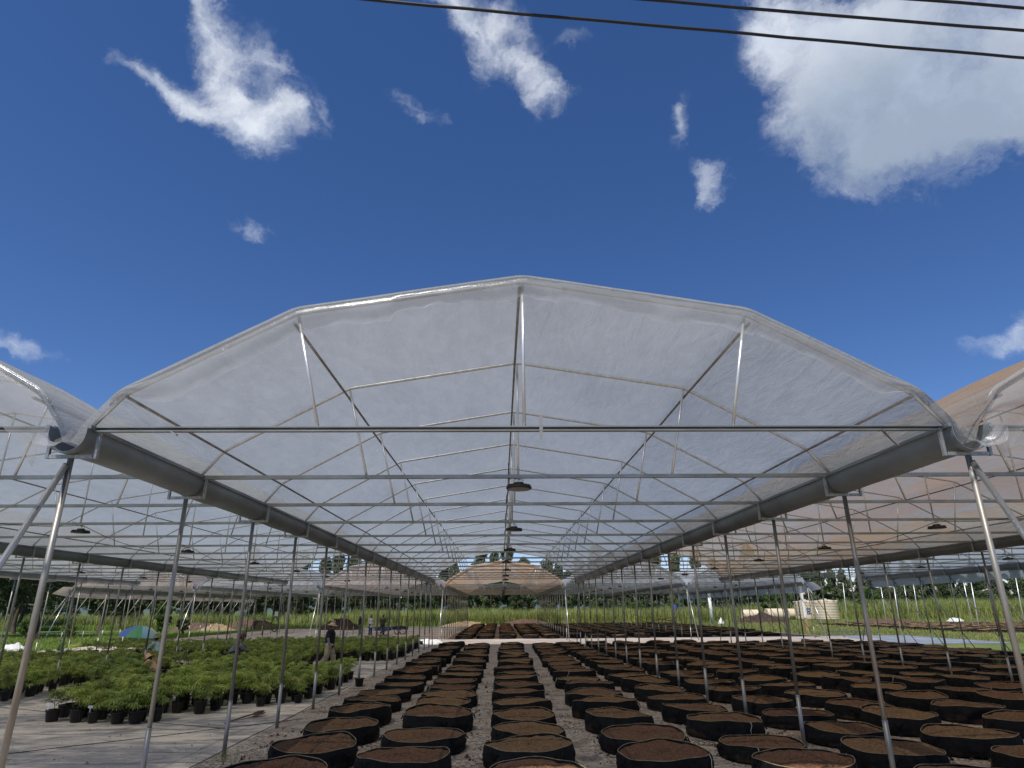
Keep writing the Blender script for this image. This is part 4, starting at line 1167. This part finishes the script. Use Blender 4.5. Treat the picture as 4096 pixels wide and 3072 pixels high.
wood = mat('raw_wood', (.38, .26, .15), .8, 0, rgb2=(.25, .16, .09), vscale=4, stretch=(6, 6, .6))
p = on_z(3232, 2510)
p = at_y(3225, 2500, 58)
t = thing('meter_pole', 'square wooden pole painted white above, carrying a meter box, in front of the tanks', 'pole', (p.x, 58, 0))
MB().beam((0, 0, -.1), (0, 0, 1.25), .22, .22).build('lower_post', wood, t)
MB().beam((-.01, 0, 1.25), (-.06, 0, 4.3), .20, .20).build('upper_post', white_paint, t)
mb_ = MB(); mb_.box((.30, -.18, 1.75), (.52, .12, .66)); x_ = mb_.build('meter_box', white_paint, t)
b = MB(); b.box((.30, -.246, 1.77), (.42, .01, .54)); b.build('window', mat('box_window', (.10, .12, .14), .2, 0, var=.2), x_)
b = MB(); b.lathe([(0, 0), (.09, 0), (.09, .04), (0, .04)], 14, c=(.25, -.28, 1.80)); b.box((.38, -.26, 1.70), (.09, .02, .09)); b.box((.22, -.26, 1.64), (.08, .02, .06)); b.build('dial', white_paint, x_)
p = at_y(2850, 2480, 88)
t = thing('white_pole', 'white round pole standing behind the right bags with a small white cap beside it', 'pole', (p.x, 88, 0))
MB().tube([(0, 0, -.1), (-.15, 0, 4.2)], .20, 14).build('pole_shaft', white_paint, t)
heap('white_sack', 'small white rounded sack beside the white pole', p.x + .95, 87.6, .45, .35, .8, white_paint, 21, .2, 'sack')
def bare_pole(px, py, ptop, Y, i, hook=True):
    p = at_y(px, py, Y); t_ = at_y(ptop[0], ptop[1], Y)
    pts = [(p.x, Y, 0), (t_.x, Y, t_.z)]
    b = MB(); b.tube(pts, .035, 8)
    if hook: b.tube([(t_.x, Y, t_.z), (t_.x - .55, Y + .2, t_.z + .02)], .03, 8)
    tag(b.build('steel_pole', galv), '%s free standing steel pole from the left beyond the right bags' % ORD[i], 'pole', 'bare poles in the open bed')
for i, a in enumerate([((3385, 2475), (3372, 2332), 70, True), ((3543, 2480), (3524, 2350), 74, True), ((3597, 2498), (3576, 2348), 62, True), ((3636, 2460), (3616, 2340), 88, False), ((3676, 2482), (3652, 2330), 74, False), ((3888, 2480), (3852, 2320), 66, False), ((3920, 2530), (3884, 2330), 56, True), ((4090, 2475), (4062, 2308), 60, False)]):
    bare_pole(a[0][0], a[0][1], a[1], a[2], i, a[3])
def crumpled(x, y, z, rx, ry, h, label, seed, m):
    P = []; n = 22
    for i in range(10):
        t = i / 9; row = []
        for j in range(n + 1):
            a = 2 * math.pi * (j % n) / n; k = 1 + .25 * vn(math.cos(a) * 3, math.sin(a) * 3, 0, seed)
            row.append((rx * math.sin(t * 1.5708) * k * math.cos(a), ry * math.sin(t * 1.5708) * k * math.sin(a), h * math.cos(t * 1.5708) * (1 + .5 * vn(math.cos(a) * t * 6, math.sin(a) * t * 6, 0, seed + 2))))
        P.append(row)
    P = [list(r) for r in zip(*P)]
    for r in P: r[0] = P[0][0]
    o = MB().grid(P, smooth=False).build('plastic_sack', m); o.location = (x, y, z); tag(o, label, 'sack')
bagw = mat('white_woven_plastic', (.70, .70, .66), .45, 0, rgb2=(.40, .40, .37), vscale=6)
p = on_z(57, 2610); crumpled(p.x, p.y, 0, .75, .4, .42, 'white crumpled sack lying in the grass at the far left', 1, bagw)
p = on_z(1712, 2577); crumpled(p.x, p.y, .01, 1.0, .45, .26, 'heap of pale crumpled plastic at the end of the left gutter posts', 2, bagw)
p = on_z(1672, 2578); crumpled(p.x, p.y, .01, .5, .35, .22, 'black crumpled tray beside the pale plastic heap', 5, black_fab)
p = at_y(3820, 2468, 88); crumpled(p.x, 88, .0, 1.2, .8, .6, 'white plastic heap at the back of the open bed at right', 3, bagw)
p = on_z(3380, 2536); crumpled(p.x, p.y, .0, 2.6, .5, .22, 'dark folded cloth at the edge of the blue grey sheet', 4, mat('dark_cloth', (.04, .045, .055), .7))
def line_on(name, pts, r, m, label, cat, z=.02):
    b = MB(); b.tube([on_z(x, y, z + r) for x, y in pts], r, 6); return tag(b.build(name, m), label, cat)
t = thing('broom', 'palm broom lying on the ground cloth between the second and third left posts', 'broom', (0, 0, 0))
MB().tube([on_z(900, 2893, .03), on_z(960, 2872, .035), on_z(1005, 2858, .05)], .014, 8).build('stick', mat('broom_stick', (.13, .085, .055), .8), t)
b = MB()
for k in range(60):
    e = on_z(1045 + rnd.uniform(-8, 18), 2848 + rnd.uniform(-9, 9), .03 + rnd.uniform(0, .05)); b.tube([on_z(1000, 2860, .05), e], [.006, .003], 3, cap=False)
b.build('bristles', mat('broom_bristles', (.12, .05, .04), .9), t)
wood_p = MB(); q = on_z(2790, 2478, 0)
b = MB(); b.tube([at_y(2620, 2480, 90), at_y(2700, 2468, 90)], .07, 6); tag(b.build('long_stick', straw), 'upper pale stick lying before the soil heap at right', 'stick', 'pale sticks by the right heap')
b = MB(); b.tube([at_y(2632, 2474, 89.5), at_y(2706, 2487, 89.5)], .07, 6); tag(b.build('long_stick', straw), 'lower pale stick crossing the other one before the right soil heap', 'stick', 'pale sticks by the right heap')
# hose coil hung on a post, cloth seam line, rope tied on a post
X = -LINE0 - PITCHW; Y = FRA[-1]
gh = mat('green_hose', (.06, .12, .05), .5)
b = MB(); pts = []
for k in range(150):
    a = k * .35; pts.append((X - .16 + .20 * math.sin(a) + .03 * math.sin(k * .9), Y - .10 + .02 * math.cos(k * .7), 1.35 + .42 * math.cos(a) * (1 + .1 * math.sin(k * .37))))
b.tube(pts, .014, 5); tag(b.build('hose_coil', gh), 'green hose coiled and hung on a gutter post at the back of the left bays', 'hose')
bx_ = MB(); bx_.box((X - .14, Y - .06, 1.95), (.20, .10, .26)); tag(bx_.build('switch_box', white_paint), 'small white switch box fixed above the green hose coil', 'switch box')
def knot(X, Y, z, m, label, cat, r=.10, seed=1):
    pts = [(X + (r * (1 + .5 * math.sin(k * .5))) * math.cos(k * .55) , Y + .06 * math.sin(k * .5) - .03, z + .10 * math.sin(k * .8 + seed)) for k in range(40)]
    tag(MB().tube(pts, .006, 4).build('rope_knot', m), label, cat)
knot(-LINE0 - PITCHW, FRA[6], 1.15, mat('green_rope', (.05, .13, .08), .7), 'green rope knotted round a post among the left plants', 'rope')
knot(-LINE0 - 2 * PITCHW, FRA[11], 1.0, cable_m, 'black wire loop tied round a post before the left grass', 'wire loop', .14)
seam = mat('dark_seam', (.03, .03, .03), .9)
for nm, lab, pts in (('cloth_seam', 'dark seam between two ground cloths along the left gutter posts', [(-4.70 + .05 * vn(y * .6, 1), y, .020) for y in np.arange(7, 46, .6)]),
                ('cloth_seam', 'dark seam crossing the ground cloth in front of the potted plants', [(-17 + k * .5, 19.6 - k * .25 + .12 * vn(k * .5, 3), .020) for k in range(24)]),
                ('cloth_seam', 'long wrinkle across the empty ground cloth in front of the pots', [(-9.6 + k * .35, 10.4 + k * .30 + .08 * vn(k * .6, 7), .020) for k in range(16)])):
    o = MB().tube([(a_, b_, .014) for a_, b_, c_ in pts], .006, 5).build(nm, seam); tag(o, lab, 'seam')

# ------------------------------------------------------------------ umbrella
t_ = at_y(567, 2503, 37.5); bs = (at_y(560, 2600, 37.5)).x
U = thing('umbrella', 'big garden umbrella with blue, green and yellow panels, open over the plants at left', 'umbrella', (t_.x, 37.5, 0))
cols = [(.16, .25, .66), (.14, .42, .20), (.36, .62, .70), (.80, .72, .42)]
um = [mat('umbrella_%s' % n_, c, .55, 0, var=.08, trans=.25) for n_, c in zip(('blue', 'green', 'teal', 'yellow'), cols)]
Hu = t_.z; rad = 1.02; n = 8
tiltm = Matrix.Rotation(R(5), 3, 'Y')
seq = [3, 0, 1, 2, 3, 0, 1, 2]
for k in range(n):
    P = []
    for i in range(9):
        t = i / 8; row = []
        for j in range(7):
            a = 2 * math.pi * (k + j / 6) / n + R(170); sc_ = 1 - .06 * math.sin(math.pi * j / 6) * t
            rr = rad * math.sin(t * 1.15) / math.sin(1.15) * sc_
            v = Vector((rr * math.cos(a), rr * math.sin(a), -.55 * (1 - math.cos(t * 1.15)) / (1 - math.cos(1.15))))
            row.append(tiltm @ v + Vector((0, 0, Hu)))
        P.append(row)
    MB().grid(P).build('canopy_panel', um[seq[k]], U)
MB().tube([(0, 0, Hu + .06), (.0, 0, 0)], .016, 8).build('pole', galv_old, U)
b = MB()
for k in range(n):
    a = 2 * math.pi * k / n + R(170); b.tube([tiltm @ Vector((0, 0, -.03)) + Vector((0, 0, Hu)), tiltm @ Vector((rad * .55 * math.cos(a), rad * .55 * math.sin(a), -.18)) + Vector((0, 0, Hu)), tiltm @ Vector((rad * .97 * math.cos(a), rad * .97 * math.sin(a), -.54)) + Vector((0, 0, Hu))], .004, 4)
b.build('ribs', galv_old, U)

# ------------------------------------------------------------------ hand carts
blue_p = mat('blue_painted_steel', (.055, .085, .17), .5, .2, var=.3, vscale=6)
rubber = mat('tyre_rubber', (.02, .02, .02), .8)
def cart(x, y, rz, label, handle):
    t = thing('hand_cart', label, 'hand cart', (x, y, 0), rz, 'blue hand carts with bicycle wheels')
    b = MB(); L, Wd = 1.25, .72
    for s_ in (-1, 1):
        for z in (.42, .70): b.beam((-L / 2, s_ * Wd / 2, z), (L / 2, s_ * Wd / 2, z), .03, .03)
        for xx in (-L / 2, -L / 6, L / 6, L / 2): b.beam((xx, s_ * Wd / 2, .42), (xx, s_ * Wd / 2, .70), .025, .025)
    for xx in (-L / 2, L / 2):
        for z in (.42, .70): b.beam((xx, -Wd / 2, z), (xx, Wd / 2, z), .03, .03)
    b.build('cart_frame', blue_p, t)
    b = MB(); b.box((0, 0, .44), (L - .03, Wd - .03, .02)); 
    for s_ in (-1, 1): b.box((0, s_ * (Wd / 2 - .02), .56), (L - .04, .008, .22))
    b.build('tray', blue_p, t)
    b = MB()
    for s_ in (-1, 1): b.tube([(-L / 2, s_ * Wd / 2, .60), (-L / 2 - .7, s_ * .22, .66), (-L / 2 - handle, s_ * .2, .72)], .018, 7)
    b.tube([(-L / 2 - handle, -.2, .72), (-L / 2 - handle, .2, .72)], .018, 7); b.build('handle', blue_p, t)
    for s_ in (-1, 1):
        w_ = MB(); ring = [(.33 * math.cos(a), s_ * (Wd / 2 + .10), .355 + .33 * math.sin(a)) for a in np.linspace(0, 2 * math.pi, 33)]
        w_.tube(ring, .034, 7, cap=False); wo = w_.build('wheel', rubber, t)
        q = MB()
        for k in range(16):
            a = 2 * math.pi * k / 16; q.tube([(0, s_ * (Wd / 2 + .10), .355), (.32 * math.cos(a), s_ * (Wd / 2 + .10), .355 + .32 * math.sin(a))], .004, 3, cap=False)
        q.tube([(0, s_ * (Wd / 2 + .04), .355), (0, s_ * (Wd / 2 + .16), .355)], .03, 8)
        q.build('spokes', galv, wo)
p = at_y(1532, 2530, 60.8); cart(p.x, 60.8, R(-18), 'left blue hand cart with two bicycle wheels, person standing behind it', .8)
p = at_y(1590, 2530, 64.0); cart(p.x + .3, 63.5, R(42), 'right blue hand cart with bicycle wheels, nearer to the gutter posts', .7)

# ------------------------------------------------------------------ people
skin = mat('brown_skin', (.26, .14, .09), .55, 0, var=.12, vscale=8, obj=True)
skin_d = mat('dark_skin', (.12, .065, .045), .55, 0, var=.12, vscale=8, obj=True)
def cloth(name, c, **k): return mat(name, c, .85, 0, bump=.5, bscale=14, obj=True, **k)
def blob(mb, c, r, n=10):
    prof = [(max(1e-4, r[0] * math.sin(math.pi * k / n)), -r[2] * math.cos(math.pi * k / n)) for k in range(n + 1)]
    o = len(mb.v); mb.lathe(prof, 14, c=(0, 0, 0))
    for i in range(o, len(mb.v)):
        v = mb.v[i]; mb.v[i] = (v[0] + c[0], v[1] * r[1] / r[0] + c[1], v[2] + c[2])
def limb(mb, pts, rad):
    mb.tube(pts, rad, 12)
    for p, r in zip(pts, rad): blob(mb, p, (r, r, r), 8)
def remesh(o, v):
    m = o.modifiers.new('remesh', 'REMESH'); m.mode = 'VOXEL'; m.voxel_size = v; m.use_smooth_shade = True
    s_ = o.modifiers.new('smooth', 'SMOOTH'); s_.iterations = 4; s_.factor = .5
def person(label, loc, rz, J, top_m, leg_m, hat=None, sleeve_m=None, vox=.012, fat=1.0, shoe_m=None, sk=None, sleeves='long', scale=1.0, coat=0.0, group=None):
    """J: joints by name; faces +X, left = +Y"""
    sk = sk or skin
    t = thing('person', label, 'person', loc, rz, group); t.scale = (scale,) * 3
    V = {k: Vector(v) for k, v in J.items() if k != 'hat_tilt'}
    b = MB()
    limb(b, [V['pelvis'], V['waist'], V['chest'], V['neck0']], [.125 * fat, .115 * fat, .13 * fat, .075])
    limb(b, [V['neck0'], V['head'] - Vector((0, 0, .06))], [.052, .05])
    hd = V['head']; fwd = (V['face'] - hd).normalized()
    blob(b, hd, (.082, .072, .112), 14); blob(b, hd + fwd * .03 - Vector((0, 0, .045)), (.055, .052, .06), 10)
    blob(b, hd + fwd * .088 - Vector((0, 0, .012)), (.016, .014, .024), 6)                   # nose
    lat = fwd.cross(Vector((0, 0, 1))).normalized()
    for s_ in (-1, 1):
        blob(b, hd + lat * s_ * .075 - fwd * .005, (.012, .012, .028), 6)
        limb(b, [V['chest'] + Vector((0, 0, .04)), V['sh' + 'RL'[s_ > 0]]], [.08 * fat, .062 * fat])
    for S in 'RL':
        limb(b, [V['sh' + S], V['el' + S], V['wr' + S]], [.052, .042, .027])
        d = (V['wr' + S] - V['el' + S]).normalized(); w_ = V['wr' + S]
        sd = d.cross(Vector((1, 0, 0)) if abs(d.x) < .8 else Vector((0, 1, 0))).normalized(); pn = sd.cross(d)
        b.beam(w_, w_ + d * .085, .034, .075) if abs(d.z) > .5 else b.beam(w_, w_ + d * .085, .075, .034)
        blob(b, w_ + d * .045, (.030, .030, .045), 8)
        for f_, ln in zip((-1.5, -.5, .5, 1.5), (.058, .070, .074, .064)):                    # four fingers, curled
            r0 = w_ + d * .08 + pn * f_ * .018; r1 = r0 + d * ln * .5 + sd * .006; r2 = r1 + d * ln * .38 + sd * .022
            limb(b, [r0, r1, r2], [.0095, .0088, .0075])
        limb(b, [w_ + d * .02 + pn * -.03, w_ + d * .06 + pn * -.052 + sd * .01, w_ + d * .088 + pn * -.056 + sd * .02], [.012, .010, .009])
        limb(b, [V['hip' + S], V['kn' + S], V['an' + S]], [.085 * fat, .058, .038])
        a_ = V['an' + S]; to = V['toe' + S]
        limb(b, [a_, a_.lerp(to, .45) - Vector((0, 0, .02)), to], [.040, .038, .028])
    body = b.build('body', sk, t); remesh(body, vox)
    # shirt
    b = MB(); F = fat
    limb(b, [V['pelvis'] - (V['waist'] - V['pelvis']) * .1, V['pelvis'].lerp(V['waist'], .6), V['waist'], V['chest'], V['neck0'] - (V['neck0'] - V['chest']) * .15], [.150 * F, .150 * F, .145 * F, .150 * F, .085])
    if coat: limb(b, [V['pelvis'], V['pelvis'] - Vector((0, 0, coat))], [.155 * F, .175 * F])
    for S in 'RL':
        limb(b, [V['chest'] + Vector((0, 0, .03)), V['sh' + S]], [.10 * F, .078 * F])
        limb(b, [V['sh' + S], V['sh' + S].lerp(V['el' + S], .62)], [.074, .068])
        if sleeves == 'long' and sleeve_m is None: limb(b, [V['sh' + S], V['el' + S], V['el' + S].lerp(V['wr' + S], .93)], [.066, .054, .038])
    sh = b.build('shirt', top_m, t); remesh(sh, vox)
    if sleeve_m:
        for S in 'RL':
            b = MB(); limb(b, [V['sh' + S].lerp(V['el' + S], .5), V['el' + S], V['el' + S].lerp(V['wr' + S], .95)], [.054, .048, .034]); q = b.build('sleeve', sleeve_m, t); remesh(q, vox)
    b = MB()
    blob(b, V['pelvis'], (.150 * F, .165 * F, .13))
    for S in 'RL':
        limb(b, [V['hip' + S], V['kn' + S], V['kn' + S].lerp(V['an' + S], .9)], [.105 * F, .083 * F, .075 * F])
    q = b.build('trousers', leg_m, t); remesh(q, vox)
    if shoe_m:
        for S in 'RL':
            a_ = V['an' + S]; to = V['toe' + S]; b = MB(); limb(b, [a_ + Vector((0, 0, .04)), a_, a_.lerp(to, .5) - Vector((0, 0, .025)), to - Vector((0, 0, .005))], [.048, .050, .048, .038]); q = b.build('shoe', shoe_m, t); remesh(q, vox)
    b = MB(); blob(b, hd + Vector((0, 0, .02)) - fwd * .018, (.090, .080, .108)); q = b.build('hair', mat('black_hair', (.012, .010, .009), .6), t)
    b = MB()
    for s_ in (-1, 1): blob(b, hd + fwd * .074 + lat * s_ * .032 + Vector((0, 0, .012)), (.010, .010, .008), 6)
    b.build('eyes', mat('eye', (.03, .02, .02), .2), t)
    MB().tube([hd + fwd * .082 - Vector((0, 0, .058)) + lat * -.022, hd + fwd * .088 - Vector((0, 0, .060)), hd + fwd * .082 - Vector((0, 0, .058)) + lat * .022], .005, 5).build('mouth', mat('lips', (.18, .07, .06), .5), t)
    if hat:
        hm, br, hh, band = hat
        b = MB(); c = hd + Vector((0, 0, .075))
        up = (Vector((0, 0, 1)) + fwd * .0).normalized(); axis_t = J.get('hat_tilt', 0)
        prof = [(.0, hh), (.06, hh), (.085, hh - .02), (.092, hh - .06), (.100, .0), (.13, -.012), (br, -.045), (br + .005, -.050), (br, -.056), (.12, -.022), (.09, -.01)]
        b.lathe(prof, 30, wob=lambda a, k: 1 + (.05 * math.sin(a * 2 + 1) if k > 5 else 0))
        q = b.build('hat', hm, t, c); q.rotation_euler = (0, axis_t, 0)
        if band:
            b = MB(); b.lathe([(.1015, .002), (.0985, .035), (.095, .038)], 30); b.build('hat_band', band, q)
    return t
straw_h = mat('straw_hat', (.50, .37, .22), .8, 0, rgb2=(.38, .27, .15), vscale=20, obj=True)
band_h = mat('cream_band', (.62, .52, .36), .8)
walk = dict(pelvis=(0, 0, .92), waist=(.01, 0, 1.08), chest=(.02, 0, 1.27), neck0=(.03, 0, 1.42), head=(.07, 0, 1.555), face=(.27, 0, 1.50), hat_tilt=.16,
            shR=(.02, -.185, 1.37), elR=(-.01, -.235, 1.09), wrR=(.06, -.22, .86), shL=(.02, .185, 1.37), elL=(.0, .235, 1.10), wrL=(.10, .21, .88),
            hipR=(0, -.09, .90), knR=(-.06, -.10, .50), anR=(-.33, -.10, .15), toeR=(-.16, -.10, .05), hipL=(0, .09, .90), knL=(.15, .10, .50), anL=(.19, .10, .08), toeL=(.37, .11, .035))
camo = mat('camouflage', (.50, .41, .28), .85, 0, rgb2=(.22, .19, .12), vscale=14, bump=.4, bscale=20, obj=True)
p = at_y(1316, 2600, 25.9)
person('person in a wide straw hat, black T-shirt and camouflage trousers walking right past the plants', (p.x, 25.9, .012), R(3), walk, cloth('black_shirt', (.012, .012, .014)), camo, (straw_h, .185, .125, band_h), cloth('grey_sleeve', (.20, .20, .22)), .010, 1.22, cloth('dark_shoe', (.05, .045, .04)), scale=1.0)
stand = dict(pelvis=(0, 0, .93), waist=(0, 0, 1.08), chest=(.01, 0, 1.28), neck0=(.02, 0, 1.43), head=(.05, 0, 1.57), face=(.2, 0, 1.50),
             shR=(.0, -.18, 1.37), elR=(.02, -.24, 1.10), wrR=(.14, -.16, .96), shL=(.0, .18, 1.37), elL=(.02, .24, 1.10), wrL=(.16, .14, .98),
             hipR=(0, -.09, .9), knR=(.02, -.11, .5), anR=(0, -.12, .08), toeR=(.17, -.14, .035), hipL=(0, .09, .9), knL=(.02, .11, .5), anL=(-.02, .12, .08), toeL=(.15, .15, .035))
crouch = dict(pelvis=(-.12, 0, .30), waist=(-.05, 0, .42), chest=(.06, 0, .58), neck0=(.12, 0, .70), head=(.18, 0, .83), face=(.36, 0, .74), hat_tilt=.2,
              shR=(.08, -.18, .66), elR=(.24, -.24, .46), wrR=(.42, -.16, .40), shL=(.08, .18, .66), elL=(.26, .22, .48), wrL=(.44, .12, .42),
              hipR=(-.12, -.09, .28), knR=(.22, -.20, .42), anR=(.0, -.16, .08), toeR=(.17, -.18, .035), hipL=(-.12, .09, .28), knL=(.22, .20, .42), anL=(0, .16, .08), toeL=(.17, .18, .035))
jeans = cloth('blue_jeans', (.035, .055, .12)); dpants = cloth('dark_trousers', (.03, .03, .035))
p = at_y(636, 2560, 32.0)
person('person in a grey-green hat and pale teal shirt crouching beside the umbrella', (p.x, 32.0, .012), R(158), crouch, cloth('teal_shirt', (.30, .40, .38)), dpants, (mat('olive_hat', (.22, .21, .12), .8), .17, .12, None), vox=.014, scale=1.12)
p = at_y(617, 2640, 22.5)
person('person in a peach straw hat squatting low among the plants at left', (p.x, 22.5, .012), R(170), dict(crouch, head=(.22, 0, .70), neck0=(.14, 0, .62), chest=(.08, 0, .52), face=(.40, 0, .60), hat_tilt=.7), cloth('peach_shirt', (.50, .30, .17)), dpants, (mat('peach_hat', (.62, .36, .20), .8), .18, .13, None), vox=.014, scale=.95)
p = at_y(948, 2565, 31.2)
person('person in a dark brown hat and grey shirt bending down behind the plants', (p.x, 31.2, .012), R(20), dict(crouch, hat_tilt=.9), cloth('grey_shirt', (.16, .17, .18)), dpants, (mat('brown_hat', (.10, .05, .035), .8), .19, .13, None), vox=.014, scale=1.18)
far = 'workers standing by the hand carts'
p = at_y(1440, 2510, 61.5); person('person in a green-white hat, dark top and teal boots, leftmost by the carts', (p.x, 61.5, .01), R(200), stand, cloth('navy_top', (.03, .03, .04)), cloth('olive_skirt', (.11, .13, .08)), (mat('green_white_hat', (.60, .66, .50), .8), .18, .12, None), vox=.018, shoe_m=cloth('teal_boot', (.10, .34, .34)), sk=skin_d, group=far)
p = at_y(1482, 2510, 61.0); person('person in a white coat, green hat and blue jeans beside the hand cart', (p.x, 61.0, .01), R(-40), stand, cloth('white_coat', (.62, .62, .64)), jeans, (mat('green_hat', (.10, .16, .06), .8), .17, .11, None), vox=.018, sk=skin_d, coat=.18, group=far)
p = at_y(1530, 2510, 62.0)
vest = person('person in a dark green vest with yellow lettering on the back, behind the left cart', (p.x, 62.0, .01), R(95), stand, cloth('green_vest', (.05, .055, .03)), cloth('dark_jeans', (.03, .03, .035)), None, vox=.018, sk=skin_d, fat=1.15, group=far)
b = MB()
for k in range(7): b.box((-.182, -.105 + k * .035, 1.36), (.006, .022, .05))
b.build('back_print', mat('yellow_print', (.60, .42, .05), .6), vest)
p = at_y(2700, 2440, 95.5)
person('person in blue standing on the reddish soil heap at right', (p.x, 95.5, 1.15), R(-100), stand, cloth('blue_coverall', (.05, .08, .36)), cloth('blue_coverall', (.05, .08, .36)), None, vox=.02, sk=skin_d, scale=.95)
